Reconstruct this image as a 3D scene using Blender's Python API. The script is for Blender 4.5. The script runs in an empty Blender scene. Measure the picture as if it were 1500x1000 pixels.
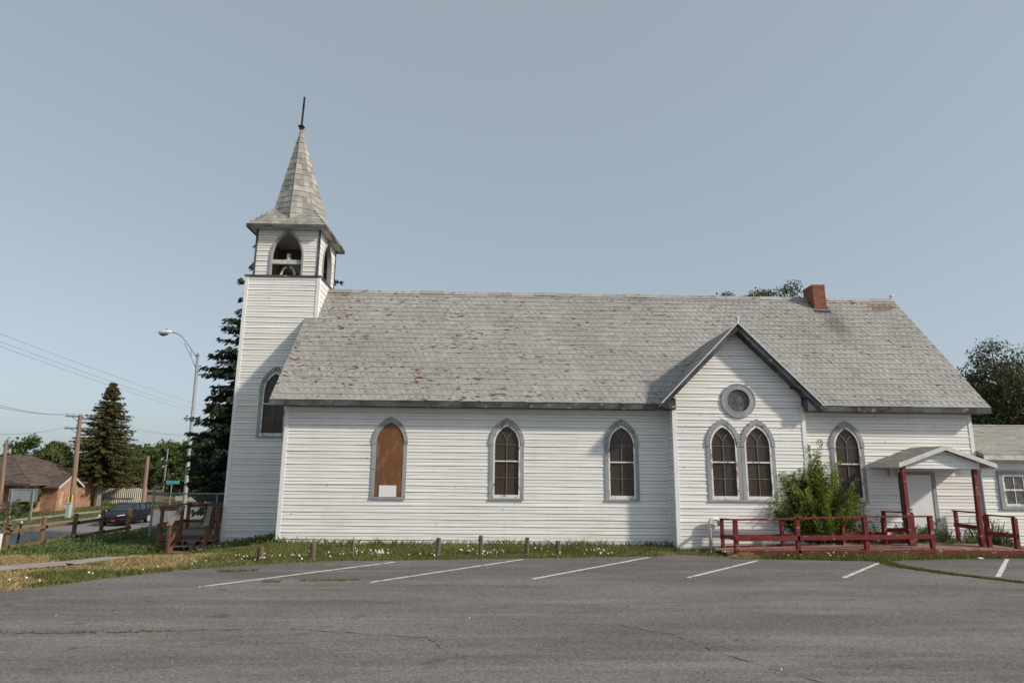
import bpy, math, random
import numpy as np
from mathutils import Vector, Matrix
random.seed(7); RNG = np.random.default_rng(11)
scene = bpy.context.scene
COL = scene.collection
V = Vector
# ------------------------------------------------------------------ camera, sky, sun, exposure
def make_camera():
    yaw, pitch, roll = 0.0242, 0.1991, 0.0097
    cy, sy, cp, sp = math.cos(yaw), math.sin(yaw), math.cos(pitch), math.sin(pitch)
    f = V((sy*cp, cy*cp, sp)); r = V((cy, -sy, 0)); u = r.cross(f)
    c, s = math.cos(roll), math.sin(roll)
    r2 = r*c + u*s; u2 = -r*s + u*c
    cam = bpy.data.cameras.new('camera'); o = bpy.data.objects.new('camera', cam); COL.objects.link(o)
    m = Matrix(((r2.x, u2.x, -f.x, 0), (r2.y, u2.y, -f.y, -19.81), (r2.z, u2.z, -f.z, 2.26), (0, 0, 0, 1)))
    o.matrix_world = m
    cam.sensor_width = 36; cam.sensor_fit = 'HORIZONTAL'; cam.lens = 925.09/1500*36
    cam.clip_end = 3000; cam.clip_start = .1
    scene.camera = o
make_camera()
SUN = V((2.15, -1.0, 1.5)).normalized()
world = bpy.data.worlds.new('World'); scene.world = world; world.use_nodes = True
def make_world():
    nt = world.node_tree; nt.nodes.clear()
    sky = nt.nodes.new('ShaderNodeTexSky'); sky.sky_type = 'NISHITA'; sky.sun_disc = False
    sky.sun_elevation = math.asin(SUN.z); sky.sun_rotation = math.atan2(SUN.x, SUN.y)
    sky.altitude = 1100; sky.air_density = 1.0; sky.dust_density = 4.0; sky.ozone_density = 2.0
    hs = nt.nodes.new('ShaderNodeHueSaturation'); hs.inputs['Saturation'].default_value = .6
    bg = nt.nodes.new('ShaderNodeBackground'); bg.inputs['Strength'].default_value = .135
    out = nt.nodes.new('ShaderNodeOutputWorld')
    nt.links.new(sky.outputs[0], hs.inputs['Color']); mx = nt.nodes.new('ShaderNodeMix'); mx.data_type = 'RGBA'; mx.inputs[0].default_value = .68; mx.inputs[7].default_value = (1.82, 2.2, 2.42, 1)
    nt.links.new(hs.outputs[0], mx.inputs[6]); nt.links.new(mx.outputs[2], bg.inputs[0]); nt.links.new(bg.outputs[0], out.inputs[0])
make_world()
def make_sun():
    l = bpy.data.lights.new('sun', 'SUN'); l.energy = 2.75; l.angle = math.radians(3.0); l.color = (1, .9, .76)
    o = bpy.data.objects.new('sun', l); COL.objects.link(o); o.rotation_euler = SUN.to_track_quat('Z', 'Y').to_euler(); o.location = SUN*60
make_sun()
scene.view_settings.view_transform = 'Standard'; scene.view_settings.look = 'None'
scene.view_settings.exposure = 0.54; scene.view_settings.gamma = 1.0
scene.render.engine = 'CYCLES'
scene.cycles.max_bounces = 6; scene.cycles.transparent_max_bounces = 8

# ------------------------------------------------------------------ material helpers
class NB:
    def __init__(s, name):
        s.m = bpy.data.materials.new(name); s.m.use_nodes = True; s.t = s.m.node_tree; s.n = s.t.nodes
        s.p = s.n['Principled BSDF']; s.co = None
    def new(s, ty, **k):
        n = s.n.new(ty)
        for a, b in k.items():
            if hasattr(n, a) and a not in n.inputs: setattr(n, a, b)
            else: n.inputs[a].default_value = b
        return n
    def link(s, a, b): s.t.links.new(a, b)
    def coord(s, scale=(1, 1, 1)):
        if s.co is None: s.co = s.n.new('ShaderNodeTexCoord')
        mp = s.n.new('ShaderNodeMapping'); mp.inputs['Scale'].default_value = scale
        s.link(s.co.outputs['Object'], mp.inputs['Vector']); return mp.outputs[0]
    def noise(s, scale, stretch=(1, 1, 1), detail=4, rough=.55, dist=0):
        n = s.n.new('ShaderNodeTexNoise'); n.inputs['Scale'].default_value = scale; n.inputs['Detail'].default_value = detail
        n.inputs['Roughness'].default_value = rough; n.inputs['Distortion'].default_value = dist
        s.link(s.coord(stretch), n.inputs['Vector']); return n.outputs['Fac']
    def ramp(s, fac, a, b, ca=(0, 0, 0, 1), cb=(1, 1, 1, 1), ease=False):
        r = s.n.new('ShaderNodeValToRGB'); r.color_ramp.elements[0].position = a; r.color_ramp.elements[1].position = b
        r.color_ramp.elements[0].color = ca; r.color_ramp.elements[1].color = cb
        s.link(fac, r.inputs[0]); return r.outputs[0]
    def mix(s, fac, a, b, mode='MIX'):
        n = s.n.new('ShaderNodeMix'); n.data_type = 'RGBA'; n.blend_type = mode
        for v, i in ((fac, 0), (a, 6), (b, 7)):
            if isinstance(v, (int, float)): n.inputs[i].default_value = v
            elif isinstance(v, tuple): n.inputs[i].default_value = v if len(v) == 4 else v+(1,)
            else: s.link(v, n.inputs[i])
        return n.outputs[2]
    def math(s, op, a, b=0.0):
        n = s.n.new('ShaderNodeMath'); n.operation = op
        for v, i in ((a, 0), (b, 1)):
            if isinstance(v, (int, float)): n.inputs[i].default_value = v
            else: s.link(v, n.inputs[i])
        return n.outputs[0]
    def attr(s, name='tone'):
        n = s.n.new('ShaderNodeAttribute'); n.attribute_name = name; return n.outputs['Fac']
    def tone(s, col, lo=.75, hi=1.2):
        mr = s.n.new('ShaderNodeMapRange'); mr.inputs[3].default_value = lo; mr.inputs[4].default_value = hi
        s.link(s.attr(), mr.inputs[0]); 
        vm = s.n.new('ShaderNodeVectorMath'); vm.operation = 'SCALE'; s.link(col, vm.inputs[0]); s.link(mr.outputs[0], vm.inputs['Scale'])
        return vm.outputs[0]
    def bump(s, h, dist=.01, strength=.5):
        b = s.n.new('ShaderNodeBump'); b.inputs['Distance'].default_value = dist; b.inputs['Strength'].default_value = strength
        s.link(h, b.inputs['Height']); s.link(b.outputs[0], s.p.inputs['Normal'])
    def done(s, col=None, rough=.8, spec=.3):
        if col is not None:
            if isinstance(col, tuple): s.p.inputs['Base Color'].default_value = col if len(col) == 4 else col+(1,)
            else: s.link(col, s.p.inputs['Base Color'])
        s.p.inputs['Roughness'].default_value = rough; s.p.inputs['Specular IOR Level'].default_value = spec
        return s.m
def sc(c, k): return tuple(min(1, x*k) for x in c)
def simple(name, c, rough=.8, var=.25, scale=3, stretch=(1, 1, 1), spec=.3, metal=0, bump=0):
    b = NB(name); n = b.noise(scale, stretch, 5)
    col = b.mix(b.ramp(n, .3, .7), sc(c, 1-var)+(1,), sc(c, 1+var)+(1,))
    if bump: b.bump(n, bump, .6)
    b.p.inputs['Metallic'].default_value = metal
    return b.done(col, rough, spec)
def toned(name, c, lo=.7, hi=1.25, rough=.8, var=.15, scale=5, spec=.3, stretch=(1, 1, 1)):
    b = NB(name); n = b.noise(scale, stretch, 4)
    col = b.mix(b.ramp(n, .3, .7), sc(c, 1-var)+(1,), sc(c, 1+var)+(1,))
    return b.done(b.tone(col, lo, hi), rough, spec)
def leafmat(name, ca, cb, trans=.35):
    b = NB(name); t = b.attr(); col = b.mix(t, ca, cb); b.link(col, b.p.inputs['Base Color'])
    b.p.inputs['Roughness'].default_value = .65; b.p.inputs['Specular IOR Level'].default_value = .25
    tr = b.new('ShaderNodeBsdfTranslucent'); b.link(b.mix(.5, col, (.10, .13, .02, 1)), tr.inputs[0])
    mx = b.new('ShaderNodeMixShader'); mx.inputs[0].default_value = trans
    b.link(b.p.outputs[0], mx.inputs[1]); b.link(tr.outputs[0], mx.inputs[2]); b.link(mx.outputs[0], b.n['Material Output'].inputs[0])
    return b.m
MT = {}
def mats():
    # white painted siding: boards of slightly different age, mud splash patches, scuffs
    b = NB('white_siding'); base = b.mix(b.ramp(b.noise(1.2, (1, 1, .35), 5), .3, .75), (.76, .75, .73), (.83, .825, .81))
    base = b.tone(base, .88, 1.05)
    st = b.ramp(b.noise(.55, (1, 1, 1.6), 7, .65), .56, .72)
    base = b.mix(b.math('MULTIPLY', st, .42), base, (.60, .52, .40, 1))
    streak = b.ramp(b.noise(2.2, (2.4, 2.4, .22), 5, .6), .6, .78)
    base = b.mix(b.math('MULTIPLY', streak, .16), base, (.42, .38, .33, 1))
    sp = b.ramp(b.noise(6, (1, 1, 2.0), 2, .4), .735, .75)
    base = b.mix(b.math('MULTIPLY', sp, .85), base, (.2, .18, .16, 1))
    MT['siding'] = b.done(base, .55, .35)
    MT['white'] = simple('white_trim_paint', (.76, .765, .77), .55, .06, 2)
    # grey painted metal shingles with flaked patches showing rust
    b = NB('painted_shingle'); g = b.mix(b.ramp(b.noise(.5, (1, 1, 1), 5), .3, .7), (.268, .264, .25), (.348, .342, .325))
    g = b.tone(g, .82, 1.15)
    sm = b.ramp(b.noise(5, (1, 1, 1), 6, .7), .52, .72); g = b.mix(b.math('MULTIPLY', sm, .3), g, (.13, .13, .135, 1))
    lite = b.ramp(b.noise(2.2, (1, .6, .6), 6, .65), .55, .75); g = b.mix(b.math('MULTIPLY', lite, .4), g, (.40, .385, .355, 1))
    sx_ = b.new('ShaderNodeSeparateXYZ'); b.link(b.coord(), sx_.inputs[0]); mr_ = b.new('ShaderNodeMapRange'); b.link(sx_.outputs[0], mr_.inputs[0]); mr_.inputs[1].default_value = -7; mr_.inputs[2].default_value = 9; mr_.inputs[3].default_value = 1.05; mr_.inputs[4].default_value = .55
    cl = b.math('MULTIPLY', b.ramp(b.noise(.8, (1, 1.6, 1.6), 4, .55), .35, .68), mr_.outputs[0]); fl = b.noise(5.6, (.8, 1.8, 1.8), 4, .52)
    rust = b.ramp(b.math('ADD', fl, b.math('MULTIPLY', cl, .115)), .662, .682)
    rc = b.mix(b.noise(9, (1, 1, 1), 3), (.07, .042, .032, 1), (.22, .105, .06, 1))
    g = b.mix(rust, g, rc)
    dk = b.ramp(b.noise(8.5, (.8, 1.8, 1.8), 4, .6), .70, .72); g = b.mix(b.math('MULTIPLY', dk, .7), g, (.09, .08, .072, 1))
    pz = b.new('ShaderNodeVectorMath', operation='SUBTRACT'); b.link(b.coord(), pz.inputs[0]); pz.inputs[1].default_value = (14.75, 3.35, 8.47)
    pm = b.new('ShaderNodeVectorMath', operation='MULTIPLY'); b.link(pz.outputs[0], pm.inputs[0]); pm.inputs[1].default_value = (.85, 1.7, 1.7)
    pl = b.new('ShaderNodeVectorMath', operation='LENGTH'); b.link(pm.outputs[0], pl.inputs[0])
    pmask = b.ramp(b.math('ADD', pl.outputs['Value'], b.math('MULTIPLY', b.noise(4, (.8, 1.6, 1.6), 5, .6), .9)), .86, .92, (1, 1, 1, 1), (0, 0, 0, 1)); g = b.mix(pmask, g, b.mix(b.noise(10, (.6, 2, 2), 4), (.13, .075, .05, 1), (.29, .22, .165, 1)))
    # soot and rust run below the chimney: a wedge-shaped stain of its own
    sz = b.new('ShaderNodeVectorMath', operation='SUBTRACT'); b.link(b.coord(), sz.inputs[0]); sz.inputs[1].default_value = (12.5, 2.6, 7.6)
    sl_ = b.new('ShaderNodeVectorMath', operation='MULTIPLY'); b.link(sz.outputs[0], sl_.inputs[0]); sl_.inputs[1].default_value = (1.0, .45, .45)
    ln = b.new('ShaderNodeVectorMath', operation='LENGTH'); b.link(sl_.outputs[0], ln.inputs[0])
    dm = b.ramp(b.math('ADD', ln.outputs['Value'], b.math('MULTIPLY', b.noise(1.6, (1.5, .6, .6), 5, .6), .9)), .62, 1.35, (1, 1, 1, 1), (0, 0, 0, 1)); g = b.mix(b.math('MULTIPLY', dm, .68), g, (.13, .095, .09, 1))
    b.bump(b.noise(22, (1, 1, 1), 3), .01, .35); MT['shingle'] = b.done(g, .62, .4)
    b = NB('spire_shingle'); g = b.tone(b.mix(b.ramp(b.noise(2.5, (1, 1, 1), 5), .3, .7), (.25, .235, .21), (.37, .35, .32)), .62, 1.3)
    sm = b.ramp(b.noise(7, (1, 1, .5), 5, .7), .55, .7); g = b.mix(b.math('MULTIPLY', sm, .5), g, (.16, .145, .13, 1)); MT['spire'] = b.done(g, .5, .45)
    MT['asphaltshingle'] = toned('asphalt_shingle', (.30, .29, .265), .72, 1.15, .9, .15, 8)
    # blue-grey casing paint flaking to bare wood
    b = NB('flaking_blue_grey_paint'); g = b.mix(b.ramp(b.noise(3, (1, 1, .4), 5), .3, .7), (.235, .255, .265), (.36, .385, .395))
    pk = b.ramp(b.noise(7, (1, 1, .55), 6, .65), .6, .66); g = b.mix(pk, g, b.mix(b.noise(20), (.09, .06, .045, 1), (.42, .38, .34, 1)))
    MT['casing'] = b.done(g, .75, .2)
    b = NB('peeling_hood_paint'); g = b.mix(b.ramp(b.noise(3, (1, 1, .4), 5), .3, .7), (.24, .26, .27), (.37, .39, .40)); pk = b.ramp(b.noise(4.5, (1, 1, 1), 7, .7), .52, .57); g = b.mix(pk, g, b.mix(b.ramp(b.noise(16), .4, .65), (.085, .055, .04, 1), (.46, .43, .40, 1))); MT['hood'] = b.done(g, .8, .2)
    b = NB('flaking_white_sash'); g = b.mix(b.ramp(b.noise(9, (1, 1, .5), 6, .65), .52, .60), (.72, .71, .69), (.30, .235, .18)); MT['sash'] = b.done(g, .7, .2)
    b = NB('grey_fascia_paint'); g = b.mix(b.ramp(b.noise(1.5, (1, 1, 1), 6, .65), .42, .62), (.105, .115, .125), (.045, .04, .036))
    g = b.mix(b.ramp(b.noise(6, (.6, 1, 1), 5, .7), .6, .68), g, (.40, .39, .37, 1)); MT['fascia'] = b.done(g, .8, .2)
    b = NB('window_pane'); g = b.mix(b.ramp(b.noise(1.1, (1, 1, .6), 4), .3, .7), (.040, .028, .022), (.068, .052, .043)); MT['pane'] = b.done(g, .22, .35)
    b = NB('grey_leaded_glass'); g = b.mix(b.ramp(b.noise(6, (1, 1, 1), 4), .35, .7), (.06, .062, .065), (.15, .15, .15)); MT['greyglass'] = b.done(g, .3, .4)
    b = NB('weathered_plywood'); g = b.mix(b.noise(4, (3, 3, .25), 6, .65, 1.2), (.085, .033, .015, 1), (.29, .125, .055, 1))
    g = b.mix(b.ramp(b.noise(2, (1, 1, .6), 6, .7), .46, .62), g, (.13, .075, .05, 1)); g = b.mix(b.math('MULTIPLY', b.ramp(b.noise(3.1, (1, 1, .4), 6, .7), .52, .62), .6), g, (.30, .19, .12, 1))
    g = b.mix(b.ramp(b.noise(11, (1, 1, .3), 5, .7), .66, .72), g, (.5, .42, .34, 1)); MT['plywood'] = b.done(g, .8, .2)
    b = NB('red_painted_wood'); g = b.mix(b.ramp(b.noise(3, (1, 1, 1), 5), .3, .7), (.125, .015, .016), (.185, .026, .026))
    g = b.mix(b.ramp(b.noise(8, (.5, 1, 1), 6, .7), .58, .66), g, (.34, .24, .21, 1)); MT['red'] = b.done(g, .6, .3)
    b = NB('worn_deck_boards'); w = b.noise(3, (6, .6, 1), 5, .6); g = b.mix(b.ramp(w, .35, .65), (.17, .085, .07), (.36, .26, .22)); MT['deckboard'] = b.done(g, .8, .2)
    b = NB('stained_cedar'); g = b.mix(b.ramp(b.noise(4, (2, 2, .5), 5), .3, .7), (.10, .05, .03), (.19, .10, .06)); MT['cedar'] = b.done(g, .75, .2)
    MT['greywood'] = simple('weathered_grey_wood', (.19, .16, .145), .85, .4, 9, (2, 2, .3), .2)
    MT['postwood'] = simple('weathered_brown_timber', (.135, .098, .075), .85, .45, 9, (2, 2, .25), .2)
    MT['fencewood'] = simple('brown_fence_timber', (.17, .11, .065), .85, .35, 6, (2, 2, .4), .2)
    MT['polewood'] = simple('utility_pole_wood', (.21, .15, .115), .85, .25, 4, (2, 2, .2), .2)
    MT['metal'] = simple('galvanised_steel', (.27, .285, .30), .6, .12, 3, metal=.25)
    MT['grit'] = toned('mixed_grit', (.27, .245, .22), .3, 1.7, .9, .2, 9)
    MT['canopytrim'] = simple('dusty_white_trim', (.62, .61, .58), .75, .14, 5)
    MT['leadline'] = simple('lead_line', (.20, .20, .20), .6, .1)
    MT['muntin'] = simple('dull_brown_muntin', (.17, .145, .125), .7, .3, 6)
    MT['dark'] = simple('dark_metal', (.03, .028, .027), .55, .3, 8)
    MT['wire'] = simple('cable_rubber', (.10, .10, .11), .6, .1)
    MT['lamp'] = simple('lamp_housing_paint', (.62, .64, .66), .4, .05)
    MT['bark'] = simple('tree_bark', (.10, .082, .07), .95, .4, 8, (2, 2, .4), .1)
    MT['palebark'] = simple('grey_bark', (.20, .18, .16), .95, .35, 6, (2, 2, .4), .1)
    # brick
    b = NB('red_brick'); co = b.coord(); sx = b.new('ShaderNodeSeparateXYZ'); b.link(co, sx.inputs[0])
    cb = b.new('ShaderNodeCombineXYZ'); b.link(b.math('ADD', sx.outputs[0], sx.outputs[1]), cb.inputs[0]); b.link(sx.outputs[2], cb.inputs[1])
    br = b.new('ShaderNodeTexBrick'); br.inputs['Scale'].default_value = 1.0; br.inputs['Mortar Size'].default_value = .007; br.inputs['Brick Width'].default_value = .21; br.inputs['Row Height'].default_value = .075
    br.inputs['Color1'].default_value = (.16, .055, .035, 1); br.inputs['Color2'].default_value = (.27, .105, .065, 1); br.inputs['Mortar'].default_value = (.27, .20, .165, 1); b.link(cb.outputs[0], br.inputs[0])
    g = b.mix(b.math('MULTIPLY', b.ramp(b.noise(2.5, (1, 1, 1), 5), .45, .7), .4), br.outputs[0], (.10, .06, .05, 1)); MT['brick'] = b.done(g, .9, .1)
    b2 = NB('pale_weathered_brick'); g = b2.mix(b2.ramp(b2.noise(1.6, (1, 1, 2.2), 6, .65), .35, .65), (.25, .125, .085), (.40, .26, .19)); MT['housebrick'] = b2.done(g, .9, .1)
    MT['browntile'] = toned('brown_roof_shingle', (.108, .08, .068), .7, 1.3, .9, .3, 2)
    b = NB('asphalt'); n1 = b.noise(.45, (.3, 1.2, 1), 7, .62); g = b.mix(b.ramp(n1, .40, .60), (.115, .103, .100), (.205, .188, .179))
    sy = b.new('ShaderNodeSeparateXYZ'); b.link(b.coord(), sy.inputs[0])
    bm = b.new('ShaderNodeMapRange'); b.link(b.math('ADD', b.math('ADD', sy.outputs[1], b.math('MULTIPLY', sy.outputs[0], -.05)), b.math('MULTIPLY', b.noise(.9, (.4, 1, 1), 6, .65), 2.0)), bm.inputs[0]); bm.inputs[1].default_value = -4.7; bm.inputs[2].default_value = -4.2
    g = b.mix(b.math('MULTIPLY', bm.outputs[0], .5), g, (.088, .080, .078, 1))
    n2 = b.noise(1.1, (.14, 1.5, 1), 7, .68); g = b.mix(b.math('MULTIPLY', b.ramp(n2, .50, .64), .75), g, (.275, .252, .235, 1))
    n3 = b.noise(.9, (.2, 1.1, 1), 7, .7); g = b.mix(b.math('MULTIPLY', b.ramp(n3, .50, .62), .6), g, (.072, .065, .063, 1))
    n4 = b.noise(.35, (.5, 1.2, 1), 5, .6); g = b.mix(b.math('MULTIPLY', b.ramp(n4, .55, .68), .3), g, (.34, .285, .23, 1))
    ag = b.noise(24, (1, 1, 1), 4, .8); g = b.mix(b.ramp(ag, .34, .66), b.mix(.6, g, (.03, .03, .03, 1)), b.mix(.3, g, (.36, .34, .32, 1)))
    oil = b.ramp(b.noise(1.3, (1, 1.2, 1), 3, .5), .66, .74); g = b.mix(b.math('MULTIPLY', oil, .55), g, (.045, .042, .042, 1))
    vs = b.new('ShaderNodeTexVoronoi'); vs.inputs['Scale'].default_value = 7; b.link(b.coord(), vs.inputs['Vector'])
    g = b.mix(b.math('MULTIPLY', b.ramp(vs.outputs['Distance'], .05, .09, (1, 1, 1, 1), (0, 0, 0, 1)), b.ramp(b.noise(1.2, (1, 1, 1), 4), .5, .6)), g, (.42, .40, .37, 1))
    ck = b.new('ShaderNodeTexVoronoi', feature='DISTANCE_TO_EDGE'); ck.inputs['Scale'].default_value = .3
    wv = b.new('ShaderNodeVectorMath', operation='ADD'); nn = b.new('ShaderNodeTexNoise'); nn.inputs['Scale'].default_value = 1.3; nn.inputs['Detail'].default_value = 6
    b.link(b.coord(), nn.inputs['Vector']); b.link(nn.outputs['Color'], wv.inputs[0]); b.link(b.coord((.7, 1.2, 1)), wv.inputs[1]); b.link(wv.outputs[0], ck.inputs['Vector'])
    cm = b.math('MULTIPLY', b.ramp(ck.outputs['Distance'], .002, .005, (1, 1, 1, 1), (0, 0, 0, 1)), b.ramp(b.noise(.45, (1, 1, 1), 3), .54, .62))
    g = b.mix(b.math('MULTIPLY', cm, .5), g, (.045, .042, .04, 1)); b.bump(ag, .008, .6); MT['asphalt'] = b.done(g, .88, .25)
    b = NB('road_asphalt'); MT['road'] = b.done(b.mix(b.ramp(b.noise(.8, (3, .3, 1), 5), .3, .7), (.17, .163, .158), (.225, .215, .208)), .9, .2)
    b = NB('worn_white_marking'); g = b.mix(b.ramp(b.noise(5, (1, 1, 1), 7, .75), .53, .64), (.60, .59, .57), (.19, .18, .17)); MT['marking'] = b.done(g, .85, .2)
    b = NB('crack_filler'); MT['crack'] = b.done((.055, .05, .046), .95, .1)
    b = NB('dry_ground'); g = b.mix(b.ramp(b.noise(.45, (1, 1, 1), 6, .65), .38, .6), (.26, .19, .115), (.12, .115, .045))
    g = b.mix(b.ramp(b.noise(1.1, (1, 1, 1), 6, .7), .52, .64), g, (.25, .195, .15, 1)); g = b.mix(b.math('MULTIPLY', b.ramp(b.noise(14, (1, 1, 1), 3), .3, .7), .4), g, (.07, .06, .035, 1)); MT['ground'] = b.done(g, .95, .1)
    MT['concrete'] = simple('old_concrete', (.30, .27, .245), .9, .25, 2, bump=.01)
    MT['foundation'] = simple('stone_foundation', (.13, .12, .105), .95, .35, 5)
    b = NB('brown_gravel'); MT['dirt'] = b.done(b.mix(b.noise(2.4, (1, 1, 1), 6), (.17, .135, .105, 1), (.30, .25, .20, 1)), .95, .1)
    b = NB('corrugated_sheet'); g = b.mix(b.ramp(b.noise(1.3, (1, 1, .4), 5), .35, .7), (.40, .38, .325), (.55, .52, .45)); MT['corr'] = b.done(g, .6, .3)
    MT['tanply'] = simple('tan_board', (.42, .28, .17), .85, .2, 2)
    MT['greysign'] = simple('bare_sign_back', (.24, .275, .285), .6, .1, 2)
    MT['greenbox'] = simple('pale_green_cabinet_paint', (.33, .42, .38), .6, .1, 2)
    MT['yellow'] = simple('yellow_pole_marker', (.62, .45, .05), .6, .1)
    MT['teal'] = simple('street_sign_teal', (.08, .30, .33), .5, .1)
    MT['carpaint'] = simple('dark_blue_car_paint', (.004, .006, .011), .38, .1, spec=.35)
    MT['carglass'] = simple('car_glass', (.02, .03, .042), .06, .1, spec=.8)
    MT['tyre'] = simple('tyre_rubber', (.018, .018, .018), .85, .1)
    MT['alloy'] = simple('wheel_alloy', (.55, .55, .56), .35, .05, metal=.5)
    MT['headlight'] = simple('headlight_lens', (.78, .80, .82), .15, .05, spec=.7)
    MT['plate'] = simple('orange_red_lens', (.45, .10, .05), .4, .1)
    MT['pvc'] = simple('white_plastic_pipe', (.68, .67, .64), .45, .1, 4)
    MT['door'] = simple('pale_grey_door_paint', (.74, .75, .75), .5, .06, 2)
    MT['bell'] = simple('aged_bell_metal', (.16, .15, .14), .5, .3, 5)
    MT['belfryin'] = simple('bare_belfry_boards', (.17, .145, .12), .9, .25, 3, (1, 1, 3))
    MT['whitewood'] = simple('peeling_white_timber', (.52, .50, .46), .8, .3, 6)
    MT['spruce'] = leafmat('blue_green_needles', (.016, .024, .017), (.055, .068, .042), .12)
    MT['spruce_b'] = leafmat('olive_green_needles', (.03, .036, .014), (.115, .105, .042), .12)
    MT['elm'] = leafmat('dark_green_leaves', (.04, .052, .026), (.15, .155, .085), .3)
    MT['green'] = leafmat('mid_green_leaves', (.035, .058, .016), (.12, .155, .05), .3)
    MT['vine'] = leafmat('yellow_green_leaves', (.06, .065, .02), (.16, .13, .05), .3)
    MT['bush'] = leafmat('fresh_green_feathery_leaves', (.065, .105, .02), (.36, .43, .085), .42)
    MT['grass'] = leafmat('grass_blades', (.075, .10, .025), (.26, .265, .09), .3)
    MT['weed'] = leafmat('weed_leaves', (.055, .09, .03), (.17, .215, .08), .3)
    MT['straw'] = leafmat('dry_straw', (.24, .175, .075), (.46, .36, .17), .2)
    MT['petal'] = simple('white_petals', (.78, .78, .72), .8, .05)
mats()

# ------------------------------------------------------------------ mesh helpers
class MB:
    def __init__(s): s.v = []; s.f = []; s.t = []
    def face(s, pts, tone=.5):
        i = len(s.v); s.v.extend([tuple(p) for p in pts]); s.f.append(tuple(range(i, i+len(pts)))); s.t.append(tone); return s
    def box(s, a, b, tone=.5, M=None):
        x0, y0, z0 = a; x1, y1, z1 = b
        P = [V((x, y, z)) for z in (z0, z1) for y in (y0, y1) for x in (x0, x1)]
        if M is not None: P = [M @ p for p in P]
        i = len(s.v); s.v.extend([tuple(p) for p in P])
        for q in ((0, 2, 3, 1), (4, 5, 7, 6), (0, 1, 5, 4), (2, 6, 7, 3), (0, 4, 6, 2), (1, 3, 7, 5)): s.f.append(tuple(i+k for k in q)); s.t.append(tone)
        return s
    def beam(s, p, q, w, h, up=(0, 0, 1), tone=.5):
        p, q = V(p), V(q); d = (q-p); L = d.length; d.normalize(); up = V(up)
        if abs(d.dot(up)) > .98: up = V((0, 1, 0))
        x = d.cross(up).normalized(); z = x.cross(d)
        M = Matrix(((x.x, d.x, z.x, p.x), (x.y, d.y, z.y, p.y), (x.z, d.z, z.z, p.z), (0, 0, 0, 1)))
        return s.box((-w/2, 0, -h/2), (w/2, L, h/2), tone, M)
    def tube(s, pts, rad, n=8, cap=True, tone=.5):
        pts = [V(p) for p in pts]; rad = rad if isinstance(rad, (list, tuple)) else [rad]*len(pts); base = len(s.v)
        prev = None
        for k, p in enumerate(pts):
            d = (pts[min(k+1, len(pts)-1)]-pts[max(k-1, 0)]).normalized()
            a = V((1, 0, 0)) if prev is None else prev
            x = (a-d*a.dot(d))
            if x.length < 1e-3: x = V((0, 1, 0)); x = x-d*x.dot(d)
            x.normalize(); prev = x; y = d.cross(x)
            for j in range(n):
                t = 2*math.pi*j/n; s.v.append(tuple(p+x*math.cos(t)*rad[k]+y*math.sin(t)*rad[k]))
        for k in range(len(pts)-1):
            for j in range(n):
                a = base+k*n+j; b2 = base+k*n+(j+1) % n; s.f.append((a, b2, b2+n, a+n)); s.t.append(tone)
        if cap:
            s.f.append(tuple(base+j for j in reversed(range(n)))); s.t.append(tone)
            s.f.append(tuple(base+(len(pts)-1)*n+j for j in range(n))); s.t.append(tone)
        return s
    def prism(s, poly, d, tone=.5):
        # poly: list of 3-D points (planar); d: extrusion vector
        poly = [V(p) for p in poly]; d = V(d); n = len(poly); q = [p+d for p in poly]
        nn = V((0, 0, 0))
        for i in range(n): nn += poly[i].cross(poly[(i+1) % n])
        if nn.dot(d) > 0: poly, q = list(reversed(poly)), list(reversed(q))
        s.face(poly, tone); s.face(list(reversed(q)), tone)
        for i in range(n): s.face([poly[i], q[i], q[(i+1) % n], poly[(i+1) % n]][::-1], tone)
        return s
    def ring(s, outer, inner, d, tone=.5, closed=True):
        outer = [V(p) for p in outer]; inner = [V(p) for p in inner]; d = V(d); n = len(outer)
        for i in range(n if closed else n-1):
            j = (i+1) % n
            a, b2, c, e = outer[i], outer[j], inner[j], inner[i]
            s.face([a+d, b2+d, c+d, e+d], tone); s.face([a, e, c, b2], tone)
            s.face([a, b2, b2+d, a+d], tone); s.face([e, e+d, c+d, c], tone)
        return s
    def arrays(s, vs, fs, ts):
        i = len(s.v); s.v.extend(map(tuple, vs)); s.f.extend([tuple(int(k)+i for k in f) for f in fs]); s.t.extend(list(ts)); return s
    def build(s, name, m, parent=None, smooth=False, bevel=0, weld=False):
        me = bpy.data.meshes.new(name); me.from_pydata(s.v, [], s.f); me.update()
        a = me.attributes.new('tone', 'FLOAT', 'FACE'); a.data.foreach_set('value', np.array(s.t, dtype=np.float32))
        if smooth: me.polygons.foreach_set('use_smooth', [True]*len(me.polygons))
        me.materials.append(MT[m] if isinstance(m, str) else m)
        o = bpy.data.objects.new(name, me); COL.objects.link(o)
        if parent is not None: o.parent = parent; o.location = -(world_loc(parent))
        if bevel:
            md = o.modifiers.new('bevel', 'BEVEL'); md.width = bevel; md.segments = 1; md.limit_method = 'ANGLE'
        return o
def world_loc(o):
    v = V(o.location); p = o.parent
    while p is not None: v += V(p.location); p = p.parent
    return v
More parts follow.
